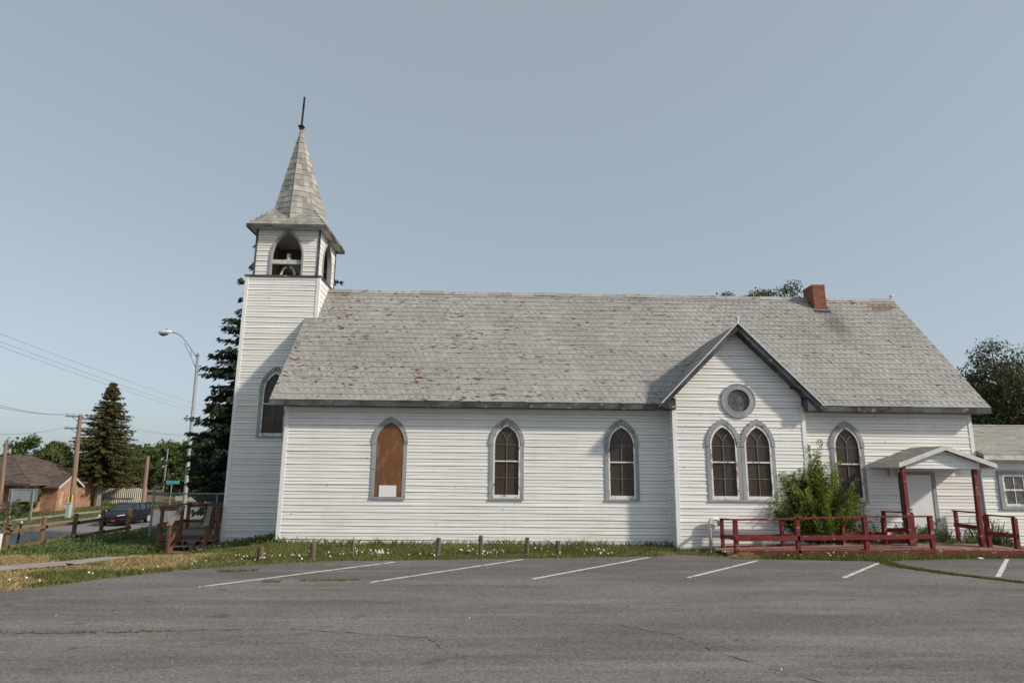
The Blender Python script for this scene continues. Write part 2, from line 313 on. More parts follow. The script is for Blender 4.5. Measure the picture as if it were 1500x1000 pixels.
def quads(name, vs, tone, m, parent=None):
    # vs: (n,k,3) array of separate k-gons
    n, k = vs.shape[:2]; me = bpy.data.meshes.new(name)
    me.vertices.add(n*k); me.vertices.foreach_set('co', vs.reshape(-1).astype(np.float32))
    me.loops.add(n*k); me.loops.foreach_set('vertex_index', np.arange(n*k, dtype=np.int32))
    me.polygons.add(n); me.polygons.foreach_set('loop_start', np.arange(0, n*k, k, dtype=np.int32)); me.polygons.foreach_set('loop_total', np.full(n, k, dtype=np.int32))
    me.update(calc_edges=True)
    a = me.attributes.new('tone', 'FLOAT', 'FACE'); a.data.foreach_set('value', np.clip(tone, 0, 1).astype(np.float32))
    me.materials.append(MT[m]); o = bpy.data.objects.new(name, me); COL.objects.link(o)
    if parent is not None: o.parent = parent; o.location = -world_loc(parent)
    return o
def tag(o, label, cat, group=None):
    o['label'] = label; o['category'] = cat
    if group: o['group'] = group
    return o
def empty(name, loc, label, cat, group=None):
    o = bpy.data.objects.new(name, None); COL.objects.link(o); o.location = loc; o.empty_display_size = .2
    return tag(o, label, cat, group)
def kind(o, k): o['kind'] = k; return o
def smooth(t): t = min(1, max(0, t)); return t*t*(3-2*t)

# ------------------------------------------------------------------ terrain, lot, road
ROADX0, ROADX1 = -30.7, -22.6
def gz(x, y):
    b = smooth((y+3.5)/5); z = -.5*smooth((-x-6)/3.4)*b-.22*smooth((-x-11.5)/5)*b
    if x < -17: z -= 1.17*b*smooth((-x-17)/5.2)
    z += .10*smooth((x-6)/4)*smooth((y+2.7)/1.6)
    return z
EDGE = [(-24, -26), (-16, -15.5), (-12.2, -11.6), (-10.2, -9.0), (-8.85, -7.57), (-8.19, -6.73), (-7.48, -5.67), (-6.53, -4.72), (-5.23, -3.98), (-3.75, -3.45), (-1.42, -3.15), (.64, -2.78), (2.6, -2.5), (4.33, -2.22), (5.2, -1.95), (6.24, -2.35), (7.25, -2.66), (8.6, -2.78), (9.91, -2.9), (11, -2.65), (12.3, -2.42), (14.46, -2.2), (18, -2.0), (60, -1.6)]
def edge_y(x):
    for (a, b), (c, d) in zip(EDGE, EDGE[1:]):
        if a <= x <= c: return b+(d-b)*(x-a)/(c-a)
    return -99
def terrain():
    xs = np.concatenate([[-900, -500, -300, -180, -120, -90, -70, -55], np.arange(-50, 25, .5), [26, 30, 36, 45, 60, 90, 140, 250, 500, 900]])
    ys = np.concatenate([[-300, -120, -60, -40, -30, -24], np.arange(-20, 40, .5), [42, 46, 52, 60, 75, 100, 150, 250, 450, 900, 1500]])
    m = MB(); nx = len(xs)
    for y in ys:
        for x in xs: m.v.append((x, y, gz(x, y)-.012+.02*(math.sin(x*1.7+y)*math.sin(y*1.3))*(1 if abs(x) < 30 and y > edge_y(x)+.4 else 0)))
    for j in range(len(ys)-1):
        for i in range(nx-1): a = j*nx+i; m.f.append((a, a+1, a+nx+1, a+nx)); m.t.append(.5)
    kind(m.build('ground', 'ground', smooth=True), 'structure')
    # asphalt lot
    pts = []
    for (a, b), (c, d) in zip(EDGE, EDGE[1:]):
        k = max(1, int(math.hypot(c-a, d-b)/.25)) if a > -13 and c < 19 else 1
        for i in range(k):
            t = i/k; j = .05 if k > 1 else 0
            pts.append((a+(c-a)*t+random.uniform(-j, j), b+(d-b)*t+random.uniform(-j, j)))
    pts.append(EDGE[-1])
    m = MB(); top = [V((x, y, .012)) for x, y in pts]
    for p, q in zip(top, top[1:]): m.face([(p.x, -60, .012), (q.x, -60, .012), q, p]); m.face([p, q, (q.x, q.y, -.1), (p.x, p.y, -.1)])
    kind(m.build('parking_lot', 'asphalt'), 'structure')
    for k, (a, b, c, d) in enumerate([(-5.59, -7.01, -2.42, -3.6), (-2.46, -6.41, .74, -2.99), (.81, -5.91, 4.09, -2.46), (4.17, -5.63, 6.76, -2.97), (7.62, -5.52, 9.9, -3.1), (11.2, -5.31, 13.85, -2.3)]):
        p, q = V((a, b, 0)), V((c, d, 0)); dr = (q-p).normalized(); n = V((-dr.y, dr.x, 0)); m = MB(); L = (q-p).length; N = 24
        for i in range(N):
            s0, s1 = p+dr*L*i/N, p+dr*L*(i+1)/N
            w0 = .048+random.uniform(-.006, .006); w1 = w0
            m.face([s0-n*w0+V((0, 0, .017)), s1-n*w1+V((0, 0, .017)), s1+n*w1+V((0, 0, .017)), s0+n*w0+V((0, 0, .017))])
        kind(m.build('parking_stripe', 'marking'), 'structure')
    def crack(pts, w, seed):
        rr = random.Random(seed); P = []
        for (a, b), (c, d) in zip(pts, pts[1:]):
            k = max(2, int(math.hypot(c-a, d-b)/.12))
            for i in range(k): t = i/k; P.append(V((a+(c-a)*t+rr.uniform(-.03, .03), b+(d-b)*t+rr.uniform(-.03, .03), .0162)))
        m = MB()
        for i, (p, q) in enumerate(zip(P, P[1:])):
            if rr.random() < .16: continue
            dr = (q-p).normalized(); n = V((-dr.y, dr.x, 0)); ww = w*.62*rr.uniform(.2, 1.3); m.face([p-n*ww, q-n*ww, q+n*ww, p+n*ww])
        kind(m.build('asphalt_crack', 'crack'), 'structure')
    crack([(-7.2, -10.5), (-5.4, -10.4), (-3.4, -10.2)], .017, 1); crack([(-2.9, -10.15), (-1.6, -10.45), (-.9, -10.6), (-.6, -11.3)], .010, 2)
    crack([(1.9, -9.9), (2.5, -10.4), (2.9, -11.4), (3.7, -12.6)], .012, 3); crack([(-3.4, -10.2), (-2, -10.0), (.6, -9.7), (1.9, -9.9)], .006, 4)
    crack([(10.0, -2.9), (9.9, -3.9), (10.4, -5.0), (11.2, -6.1), (12.6, -7.4)], .02, 5)
    # road, shoulders, pavement across the street, path
    def strip(name, x0, x1, y0, y1, dz, m_, n=40):
        m = MB(); ys = np.linspace(y0, y1, n)
        for a, b in zip(ys, ys[1:]):
            m.face([(x0, a, gz(x0, a)+dz), (x1, a, gz(x1, a)+dz), (x1, b, gz(x1, b)+dz), (x0, b, gz(x0, b)+dz)])
        kind(m.build(name, m_), 'structure')
    strip('road', ROADX0, ROADX1, -60, 300, .035, 'road', 80); strip('dirt_shoulder', -32.4, ROADX0, -60, 300, .02, 'dirt', 80)
    strip('pavement', -36.5, -34.9, -60, 300, .06, 'concrete', 80)
    m = MB(); P = [(-16, -8.2, .5), (-13, -6.6, .5), (-11.2, -5.2, .45), (-10, -4.1, .4), (-9.5, -2.6, .38), (-9.6, -1.2, .4), (-9.75, .3, .42), (-9.85, 1.2, .5)]
    for (a, b, w), (c, d, w2) in zip(P, P[1:]):
        p, q = V((a, b, 0)), V((c, d, 0)); n = V((-(q-p).y, (q-p).x, 0)).normalized()
        pt = [p-n*w, q-n*w2, q+n*w2, p+n*w]; m.face([(t.x, t.y, gz(t.x, t.y)+.015) for t in pt])
    kind(m.build('path', 'concrete'), 'structure')
terrain()

# ------------------------------------------------------------------ siding and shingle builders
def siding(mb, O, U, N, ext, z0, z1, step=.1, lip=.013, wav=.006):
    """clapboards on the plane through O spanned by U and +Z, facing N; ext(z) gives [(a,b),..] along U"""
    O, U, N = V(O), V(U), V(N); k = int(math.ceil((z1-z0)/step)); Z = V((0, 0, 1))
    P = lambda u, z, n: O+U*u+Z*z+N*n
    ph = random.uniform(0, 9)
    for i in range(k):
        za, zb = z0+i*step, min(z1, z0+(i+1)*step); ea, eb = ext(za+.001), ext(zb-.001)
        lp = lip*(1.25 if i % 2 == 0 else .7)*random.uniform(.8, 1.2); tn = random.random(); gv = .016 if i % 2 == 0 else .006; bow = random.uniform(.3, 1)*(3.2 if random.random() < .12 else 1)
        if len(ea) != len(eb): ea = eb = max((ea, eb), key=lambda e: sum(b-a for a, b in e))
        for (a0, b0), (a1, b1) in zip(ea, eb):
            if b0-a0 < .01 and b1-a1 < .01: continue
            n = max(1, int((b0-a0)/.45))
            for j in range(n):
                t0, t1 = j/n, (j+1)/n; u0, u1 = a0+(b0-a0)*t0, a0+(b0-a0)*t1
                if j == 0 or (u0-jn) > 3.66: jn = u0-(random.uniform(0, 3) if j == 0 else 0); tn = min(1, max(0, tn*.5+random.random()*.5)); 
                def off(t, u): return lp+wav*math.sin(u*1.9+i*2.1+ph)*math.sin(u*.63+i*.77)
                def sag(u): return .006*bow*math.sin(u*.8+i*.9+ph)*math.sin(u*.31+i*.5)
                w0, w1 = a1+(b1-a1)*t0, a1+(b1-a1)*t1
                A, B = P(u0, za+sag(u0), off(0, u0)), P(u1, za+sag(u1), off(0, u1)); gn = .006 if i % 2 == 0 else .016; C, D = P(w1, zb-gn, 0.001), P(w0, zb-gn, 0.001)
                mb.face([A, B, C, D], tn); mb.face([P(u0, za+.004, -.03), P(u1, za+.004, -.03), B, A], tn); mb.face([P(u0, za-gv, -.03), P(u1, za-gv, -.03), P(u1, za+.004, -.03), P(u0, za+.004, -.03)], tn)
def shingles(mb, O, U, W, L, H, rows, w, ext=None, thick=.014, lop=.35, jit=.02, voff=0.0, rnd=.4, gap=0.0):
    """overlapping shingles on the plane O + u*U + v*W (U along the eave, W up the slope); ext(v) clips u"""
    O, U, W = V(O), V(U).normalized(), V(W).normalized(); N = U.cross(W).normalized()
    if N.z < 0: N = -N
    h = H/rows
    for r in range(rows):
        v0 = (r+voff)*h; a, b = ext(v0+h*.5) if ext else (0, L)
        if b-a < .02: continue
        n = max(1, int(round((b-a)/w))); ww = (b-a)/n; sh = (r % 2)*.5
        dz = random.uniform(-.004, .004)
        for j in range(-1, n+1):
            u0, u1 = max(a, a+(j+sh)*ww), min(b, a+(j+1+sh)*ww)
            if u1-u0 < .02: continue
            tn = min(1, max(0, random.gauss(.5, .2))); t = thick*random.uniform(1-rnd, 1+rnd); jv = random.uniform(-jit, jit)*h+dz
            lo = v0+jv-.02*h; wd = u1-u0
            prof = [(0, h*lop*.55), (.18, h*lop*.12), (.42, 0), (.7, h*lop*.08), (1, h*lop*.62)]
            vt = min(H, v0+h*1.12)
            bot = [O+U*(u0+wd*x)+W*(lo+y)+N*t for x, y in prof]
            top = [O+U*u1+W*vt+N*.002, O+U*u0+W*vt+N*.002]
            mb.face(bot+top, tn)
            for p, q in zip(bot, bot[1:]): mb.face([p-N*(t+.004), q-N*(t+.004), q, p], tn*.6)
def lancet(w, zb, zs, zt, n=10, grow=0.0):
    """outline in (x, z), counter-clockwise from bottom-left"""
    w2 = w/2; h = zt-zs; cx = (h*h-w2*w2)/w; R = cx+w2; pts = [(-w2, zb), (w2, zb)]
    a1 = math.asin(min(1, h/R))
    pts += [(-cx+R*math.cos(a1*i/n), zs+R*math.sin(a1*i/n)) for i in range(n+1)]
    pts += [(cx-R*math.cos(a1*i/n), zs+R*math.sin(a1*i/n)) for i in range(n-1, -1, -1)]
    return pts
def half_at(w, zs, zt, z):
    w2 = w/2
    if z <= zs: return w2
    if z >= zt: return 0
    h = zt-zs; cx = (h*h-w2*w2)/w; R = cx+w2; return max(0, math.sqrt(max(0, R*R-(z-zs)**2))-cx)

def cut(iv, holes, z):
    for (c, w, zb, zs, zt) in holes:
        if not zb < z < zt: continue
        h = half_at(w, zs, zt, z); out = []
        for a, b in iv:
            if c+h <= a or c-h >= b: out.append((a, b)); continue
            if c-h > a: out.append((a, c-h))
            if c+h < b: out.append((c+h, b))
        iv = out
    return iv
HOLE = lambda c, zb=1.34, zs=3.02, zt=3.80, w=1.06: (c, w-.14, zb+.03, zs, zt-.09)
# ------------------------------------------------------------------ the church
church = empty('church', (4, 2, 0), 'white clapboard church with a belfry, pointed windows and a patchy grey shingle roof', 'church')
XL, XR = -6.5, 15.09
RY, RZ, EY, EZ = 3.75, 8.89, -.42, 4.29
SL = (RZ-EZ)/(RY-EY)
DX, DW, DP = 7.42, 2.03, -.6       # gable wing: centre, half width, front plane
TX, TY, TH = -7.82, 3.82, 1.33     # tower
def build_church():
    wall = MB(); wz = 4.25
    # nave front wall left and right of the wing, small gable walls
    siding(wall, (0, 0, 0), (1, 0, 0), (0, -1, 0), lambda z: cut([(XL+.06, DX-DW)], [HOLE(-3.245), HOLE(.353), HOLE(3.912)], z), -.05, wz)
    siding(wall, (0, 0, 0), (1, 0, 0), (0, -1, 0), lambda z: [(DX+DW, 12.55), (13.72, XR-.06)] if z < .7 else cut([(DX+DW, 12.55), (13.72, XR-.06)] if z < 2.32 else [(DX+DW, XR-.06)], [HOLE(11.017, zs=3.04, zt=3.83)], z), -.02, wz)
    def gab(z):
        if z < 4.2: return [(0, 2*RY)]
        d = (z-4.2)/SL; return [(d, 2*RY-d)] if d < RY else [(RY, RY)]
    siding(wall, (XL, 2*RY, 0), (0, -1, 0), (-1, 0, 0), gab, -.2, 8.7)
    siding(wall, (XR, 0, 0), (0, 1, 0), (1, 0, 0), gab, 0, 8.7)
    siding(wall, (0, 2*RY, 0), (-1, 0, 0), (0, 1, 0), lambda z: [(-XR, -XL)], -.2, wz)
    w = wall.build('nave_wall', 'siding', church)
    for x, y in ((XL, 0), (XR, 0)):
        s = -1 if x < 0 else 1; cb = MB()
        cb.box((x-(0 if s < 0 else .10), y-.022, -.08), (x+(.10 if s < 0 else 0)+.0, y-.001, wz-.14)); cb.box((x-(.022 if s < 0 else -.001), y-.022, -.08), (x+(.022 if s > 0 else -.001), y+.1, wz-.14)); cb.build('corner_board', 'white', w)
    cb = MB(); cb.box((DX-DW-.07, -.024, .0), (DX-DW-.005, -.002, wz-.14))
    cb.build('corner_board', 'white', w)
    fn = MB(); fn.box((XL+.03, .02, -.8), (XR-.03, 2*RY-.02, -.04)); fn.box((TX-TH+.04, TY-TH+.04, -1.2), (TX+TH-.04, TY+TH-.04, -.24)); fn.box((DX-DW+.03, DP+.03, -.5), (DX+DW-.03, .03, -.02)); fn.build('foundation', 'foundation', church)
    # nave roof: front slope in real shingles, back slope plain
    X0, X1 = XL-.38, XR+.36; Ld = math.hypot(RY-EY, RZ-EZ)
    rf = MB()
    for sgn in (-1, 1):
        yb = EY if sgn < 0 else 2*RY-EY
        rf.prism([(X0, yb, EZ-.012), (X0, RY, RZ-.012), (X0, RY, RZ-.13), (X0, yb, EZ-.13)], (X1-X0, 0, 0), .35)
    shingles(rf, (X0-.01, EY-.03, EZ-.02), (1, 0, 0), (0, RY-EY, RZ-EZ), X1-X0+.02, Ld, 23, .52, thick=.025, lop=.0, rnd=.12, jit=.03)
    shingles(rf, (X0-.01, EY-.03, EZ-.02), (1, 0, 0), (0, RY-EY, RZ-EZ), X1-X0+.02, Ld-.3, 22, .21, thick=.0235, lop=1.0, rnd=.1, jit=.05, voff=.28)
    shingles(rf, (X0, 2*RY-EY, EZ), (1, 0, 0), (0, -(RY-EY), RZ-EZ), X1-X0, Ld, 18, .6)
    roof = rf.build('nave_roof', 'shingle', church)
    rc = MB(); xs = np.linspace(XL+.02, X1+.02, 26)
    for a, b in zip(xs, xs[1:]):
        d = random.uniform(-.018, .018)
        for sg in (-1, 1): rc.prism([(a, RY, RZ+.035+d), (a, RY+sg*.16, RZ-.13+d), (a, RY+sg*.17, RZ-.11+d), (a, RY, RZ+.06+d)], (b-a-.01, 0, 0), random.random())
    rc.build('ridge_cap', 'shingle', roof)
    f = MB(); f.tube([(X1-.05, RY, RZ+.02), (X1+.02, RY, RZ+.14)], [.05, .04], 8); f.tube([(X1+.02, RY-.07, RZ+.17), (X1+.02, RY+.07, RZ+.17)], .06, 10); f.build('finial', 'lamp', roof)
    fa = MB()
    fa.box((X0-.02, EY-.035, EZ-.19), (DX-DW-.35, EY-.005, EZ-.035)); fa.box((DX+DW+.33, EY-.035, EZ-.19), (X1+.01, EY-.005, EZ-.035))
    fa.box((X0, EY, EZ-.185), (DX-DW-.4, -.01, EZ-.165)); fa.box((DX+DW+.35, EY, EZ-.185), (X1, -.01, EZ-.165))
    for x in (X0-.025, X1+.0):
        for sg in (-1, 1):
            yb = EY if sg < 0 else 2*RY-EY
            fa.prism([(x, yb, EZ-.03), (x, RY, RZ-.03), (x, RY, RZ-.2), (x, yb, EZ-.2)], (.025, 0, 0))
    fa.build('fascia', 'fascia', roof)
    fr = MB(); fr.box((XL, -.012, EZ-.30), (DX-DW-.02, -.002, EZ-.19)); fr.box((DX+DW, -.012, EZ-.30), (XR, -.002, EZ-.19)); fr.build('frieze_board', 'siding', roof)
    # chimney leaning on the ridge
    ch = MB(); M = Matrix.Translation((12.45, 3.62, -.26)) @ Matrix.Rotation(math.radians(-1.0), 4, 'Y')
    ch.box((-.24, -.42, 7.9), (.24, .30, 9.42), .5, M); ch.box((-.245, -.425, 9.422), (.245, .305, 9.56), .5, M)
    c = ch.build('chimney', 'brick', church); fl = MB(); fl.box((-.14, -.30, 9.565), (.14, .18, 9.575), .5, M); fl.build('flue', 'dark', c)
    fs = MB()
    W = V((0, RY-EY, RZ-EZ)).normalized(); y0 = 3.2-.17
    P = lambda x, y, d: V((x, y, EZ+SL*(y-EY)))+V((0, -SL, 1)).normalized()*d
    fs.face([P(12.0, y0, .03), P(12.62, y0, .03), P(12.62, 3.55, .03), P(12.0, 3.55, .03)]); fs.build('flashing', 'dark', c)

    # gable wing
    gz0, apex = 4.28, 6.58; rs = (6.73-4.26)/(2.42)
    wg = MB()
    def wing(z):
        top = 6.73-.16-(z)
        h = DW if z < 4.25 else min(DW, max(0, (6.62-z)/rs))
        a, b = -h+.055, h-.055
        if b <= a: return [(0, 0)]
        iv = cut([(a, b)], [HOLE(x-DX, 1.38, 3.02, 3.81, 1.04) for x in (6.89, 7.94)], z)
        r = .42; dz = abs(z-4.38)
        if dz < r and z > 3.85:
            h = math.sqrt(r*r-dz*dz); iv = cut(iv, [(7.43-DX, 2*h, 0, 99, 100)], z)
        return iv
    siding(wg, (DX, DP, 0), (1, 0, 0), (0, -1, 0), wing, -.02, 6.6)
    siding(wg, (DX-DW, 0, 0), (0, -1, 0), (-1, 0, 0), lambda z: [(.02, -DP-.02)], -.02, 4.3)
    siding(wg, (DX+DW, DP, 0), (0, 1, 0), (1, 0, 0), lambda z: [(.02, -DP-.02)], 0, 4.3)
    ww = wg.build('wing_wall', 'siding', church)
    cb = MB()
    for s in (-1, 1):
        cb = MB(); x = DX+s*DW; cb.box((min(x, x-s*.10), DP-.024, -.06), (max(x, x-s*.10), DP-.002, 4.2)); cb.box((min(x, x+s*.022), DP-.024, -.06), (max(x, x+s*.022), DP+.09, 4.2)); cb.build('corner_board', 'white', ww)
    wr = MB(); yF, ya = -.95, 6.73
    for s in (-1, 1):
        e = V((DX+s*2.42, 0, 4.26)); r = V((DX, 0, ya)); L = (r-e).length; d = V((0, 1, 0))
        back_e, back_r = EY+.3, RY-(RZ-ya)/SL+.4
        pe = [(e.x, yF, e.z), (DX, yF, ya), (DX, back_r, ya), (e.x, back_e, e.z)]
        wr.prism([V(p)-V((0, 0, .012)) for p in pe], (0, 0, -.09), .35)
        def ext(v, L=L): t = v/L; return (0, (back_e+(back_r-back_e)*t)-yF)
        shingles(wr, (e.x+s*.02, yF-.02, e.z-.02), (0, 1, 0), (r-e), 5, L, 10, .28, ext)
    wroof = wr.build('wing_roof', 'shingle', church)
    rb = MB()
    for s in (-1, 1):
        n = V((DX+s*2.42, yF-.03, 4.26)); t = V((DX, yF-.03, ya))
        rb.prism([n-V((0, 0, .0)), t, t-V((0, 0, .22)), n-V((0, 0, .17))], (0, .03, 0))
        # soffit board under the rake overhang
        rb.prism([n+V((0, .03, -.15)), t+V((0, .03, -.2)), t+V((0, .03, -.23)), n+V((0, .03, -.18))], (0, .315, 0))
        # boxed eave return
        x0, x1 = DX+s*(DW-.02), DX+s*2.38
        rb.prism([(x0, yF+.012, 4.06), (x1, yF+.012, 4.09), (x1, yF+.012, 4.16), (x0, yF+.012, 4.42)], (0, .5, 0))
    rb.build('rake_board', 'fascia', wroof)
    li = MB()
    for s in (-1, 1):
        n = V((DX+s*2.45, yF-.045, 4.245)); t = V((DX, yF-.045, ya+.02)); li.beam(n, t, .05, .03)
    li.build('rake_edge', 'lamp' , wroof)
    fi = MB(); fi.tube([(DX, yF-.03, ya-.02), (DX, yF-.03, ya+.13)], [.05, .035], 8); fi.tube([(DX, yF-.03, ya+.12), (DX, yF-.03, ya+.2), (DX, yF-.03, ya+.24)], [.05, .07, .02], 10); fi.build('finial', 'lamp', wroof)

    # tower shaft
    tw = MB(); T0, T1 = -.27, 9.04
    x0, x1, y0, y1 = TX-TH, TX+TH, TY-TH, TY+TH
    siding(tw, (0, y0, 0), (1, 0, 0), (0, -1, 0), lambda z: cut([(x0+.055, x1-.05)], [HOLE(-7.76, 3.25, 4.86, 5.72)], z), T0, T1)
    siding(tw, (x1, 0, 0), (0, 1, 0), (1, 0, 0), lambda z: [(y0, y1)], 3, T1)
    siding(tw, (x0, 0, 0), (0, -1, 0), (-1, 0, 0), lambda z: [(-y1, -y0)], T0, T1)
    siding(tw, (0, y1, 0), (-1, 0, 0), (0, 1, 0), lambda z: [(-x1, -x0)], T0, T1)
    t = tw.build('tower_wall', 'siding', church)
    cb = MB()
    for x, s in ((x0, 1), (x1, -1)):
        cb = MB(); cb.box((min(x, x+s*.10), y0-.024, T0-.02), (max(x, x+s*.10), y0-.001, T1)); cb.box((min(x-s*.022, x), y0-.024, T0-.02), (max(x-s*.022, x), y0+.1, T1)); cb.build('corner_board', 'white', t)
    lg = MB(); lg.box((x0-.05, y0-.06, T1), (x1+.05, y1+.05, T1+.05)); lg.build('ledge', 'fascia', t)
    # step flashing where roof meets tower front
    # belfry
    BH = 1.15; bx0, bx1, by0, by1 = TX-BH+.02, TX+BH+.02, TY-BH-.02, TY+BH-.02; B0, B1 = 9.09, 10.92
    bw = MB(); aw, azs, azt = 1.10, 9.86, 10.80
    def arch(c, lo, hi):
        def e(z):
            h = half_at(aw+.10, azs, azt+.06, z)
            return [(lo, c-h), (c+h, hi)] if h > .001 else [(lo, c), (c, hi)]
        return e
    bcx, bcy = (bx0+bx1)/2, (by0+by1)/2
    siding(bw, (0, by0, 0), (1, 0, 0), (0, -1, 0), arch(bcx, bx0, bx1), B0, B1)
    siding(bw, (bx1, 0, 0), (0, 1, 0), (1, 0, 0), arch(bcy, by0, by1), B0, B1)
    siding(bw, (bx0, 0, 0), (0, -1, 0), (-1, 0, 0), lambda z: [(-by1, -by0)], B0, B1)
    siding(bw, (0, by1, 0), (-1, 0, 0), (0, 1, 0), lambda z: [(-bx1, -bx0)], B0, B1)
    be = bw.build('belfry', 'siding', church)
    inn = MB(); inn.box((bx0+.03, by0+.03, B0-.02), (bx1-.03, by1-.03, B0+.01)); inn.box((bx0+.03, by1-.09, B0+.012), (bx1-.03, by1-.04, B1)); inn.box((bx0+.03, by0+.15, B0+.012), (bx0+.09, by1-.1, B1)); inn.box((bx0+.03, by0+.03, B1+.002), (bx1-.03, by1-.03, B1+.03)); inn.build('interior_boards', 'belfryin', be)
    def P1(x, z): return V((bcx+x, by0-.045, z))
    def P2(x, z): return V((bx1+.045, bcy+x, z))
    for P, d in ((P1, V((0, .16, 0))), (P2, V((-.16, 0, 0)))):
        fr = MB(); o = lancet(aw+.14, B0+.003, azs, azt+.1); i = lancet(aw, B0+.003, azs, azt); fr.ring([P(*q) for q in o[1:]]+[P(*o[0])], [P(*q) for q in i[1:]]+[P(*i[0])], d, closed=False); fr.build('arch_frame', 'casing', be)
    cb = MB()
    for x, y in ((bx0, by0), (bx1, by0), (bx1, by1)): cb = MB(); cb.box((x-.035, y-.035, B0+.005), (x+.035, y+.035, B1-.01)); cb.build('corner_board', 'fascia', be)
    # skirt roof and spire
    KH, KZ = 1.45, 10.99; sl = 1.25
    sk = MB(); cx, cy = TX+.02, TY-.06
    for q in range(4):
        a = q*math.pi/2; U = V((math.cos(a), math.sin(a), 0)); N = V((math.sin(a), -math.cos(a), 0)); c = V((cx, cy, 0))
        e0 = c+N*KH+V((0, 0, KZ)); Wd = -N+V((0, 0, sl)); H = math.hypot(1, sl)*1.05
        sk.face([e0-U*KH, e0+U*KH, c+V((0, 0, KZ+KH*sl))-V((0, 0, .01))], .4)
        ln = math.hypot(1, sl)
        shingles(sk, e0-U*KH-V((0, 0, .0)), U, Wd, 2*KH, H, 8, .16, lambda v: (v/ln, 2*KH-v/ln), thick=.01)
    skirt = sk.build('skirt_roof', 'spire', church)
    so = MB(); so.box((cx-KH+.02, cy-KH+.02, KZ-.075), (cx+KH-.02, cy+KH-.02, KZ-.012)); so.build('soffit', 'whitewood', skirt)
    sf = MB()
    for s in (-1, 1):
        sf.box((cx-KH-.01, cy+s*(KH-.005)-.02, KZ-.11), (cx+KH+.01, cy+s*(KH-.005)+.02, KZ+.015)); sf.box((cx+s*(KH-.005)-.02, cy-KH+.018, KZ-.11), (cx+s*(KH-.005)+.02, cy+KH-.018, KZ+.015))
    sf.build('fascia', 'fascia', skirt)
    A = V((cx-.24, cy, 15.72)); R0, Z0 = 1.17, 11.35
    sp = MB(); rd = MB()
    ring = [V((cx+R0*math.sin(k*math.pi/4), cy-R0*math.cos(k*math.pi/4), Z0)) for k in range(8)]
    rows = 17
    for k in range(8):
        a, b = ring[k], ring[(k+1) % 8]; sp.face([a, b, A], .4)
        U = (b-a).normalized(); mid = (a+b)/2; W = (A-mid); H = W.length; ww = (b-a).length; Wn = W.normalized()
        N = U.cross(Wn).normalized()
        c0 = V((cx, cy, 12));
        if N.dot(mid-c0) < 0: N = -N
        for r in range(rows):
            h = H/rows; v0, v1 = r*h, min(H, (r+1.08)*h)
            l0, l1 = ww*(1-v0/H), ww*(1-min(1, v1/H)); n = max(1, int(round(l0/.2))); tn0 = random.random()
            skw = W.dot(U)/H
            for j in range(n):
                t0, t1 = j/n, (j+1)/n; t = random.uniform(.008, .026)
                def Q(f, v, l, d): return a+(b-a)*f*(l/ww)+(mid-a)*(v/H)+(A-mid)*(v/H)+N*d
                f0, f1 = t0, t1
                p = [Q(f0, v0, l0, t), Q(f1, v0+random.uniform(-.01, .02), l0, t), Q(f1, v1, l1, .002), Q(f0, v1, l1, .002)]
                sp.face(p, min(1, max(0, random.gauss(.5, .25)))); sp.face([p[0]-N*t, p[1]-N*t, p[1], p[0]], .2)
        rd.tube([a+(A-a)*.02, A], [.022, .015], 6)
    s = sp.build('spire', 'spire', church); rd.build('hip_ridge', 'spire', s)
    cr = MB(); top = A+V((0, 0, -.06)); cr.box((top.x-.07, top.y-.07, top.z-.03), (top.x+.07, top.y+.07, top.z+.07)); cr.box((top.x-.11, top.y-.11, top.z+.07), (top.x+.11, top.y+.11, top.z+.11))
    lean = V((.03, 0, 1.3)); b0 = top+V((0, 0, .11)); cr.beam(b0, b0+lean, .062, .062); m_ = b0+lean*.66; ad = V((-.33, .944, 0)); cr.beam(m_-ad*.33, m_+ad*.33, .058, .058); cr.build('cross', 'dark', s)

    # windows
    def window(cx_, y, zb=1.34, zs=3.02, zt=3.80, w=1.06, kindw='glass', label=None, tracery=True):
        P = lambda x, z, d=0: V((cx_+x, y-d, z))
        o = lancet(w, zb, zs, zt); i = lancet(w-.23, zb+.05, zs, zt-.165)
        f = MB(); f.ring([P(*q) for q in o], [P(*q) for q in i], (0, -.036, 0))
        o2 = lancet(w+.03, zs-.03, zs, zt+.02)[1:]+[(-(w+.03)/2, zs-.03)]; i2 = lancet(w-.20, zs-.03, zs, zt-.145)[1:]+[(-(w-.20)/2, zs-.03)]
        hd = MB(); hd.ring([P(q[0], q[1], .03) for q in o2], [P(q[0], q[1], .03) for q in i2], (0, -.022, 0), closed=False)
        W = f.build('window', 'casing', church)
        if label: W['label'] = label
        hd.build('hood', 'hood', W)
        si = MB(); si.box((cx_-w/2-.005, y-.052, zb-.012), (cx_+w/2+.005, y-.037, zb+.03)); si.build('sill', 'casing', W)
        pn = MB(); pw = lancet(w-.24, zb+.05, zs, zt-.175); pn.face([P(q[0], q[1], .026 if kindw == 'board' else -.03) for q in pw])
        if kindw == 'board':
            pn.build('plywood_board', 'plywood', W)
            pt = MB(); pt.box((cx_-.27, y-.042, zb+.06), (cx_+.25, y-.03, zb+.40)); pt.build('patch', 'white', W); return W
        pn.build('pane', 'pane', W)
        s_ = MB(); j = lancet(w-.325, zb+.15, zs, zt-.24); s_.ring([P(q[0], q[1], -.015) for q in lancet(w-.20, zb+.05, zs, zt-.15)], [P(q[0], q[1], -.015) for q in j], (0, -.05, 0))
        hw = (w-.33)/2; zm = zb+.16+(zt-.2-zb-.16)*.475
        s_.box((cx_-hw, y-.02, zm-.02), (cx_+hw, y+.015, zm+.02)); s_.build('sash', 'sash', W)
        mu = MB(); sp = zs+.10
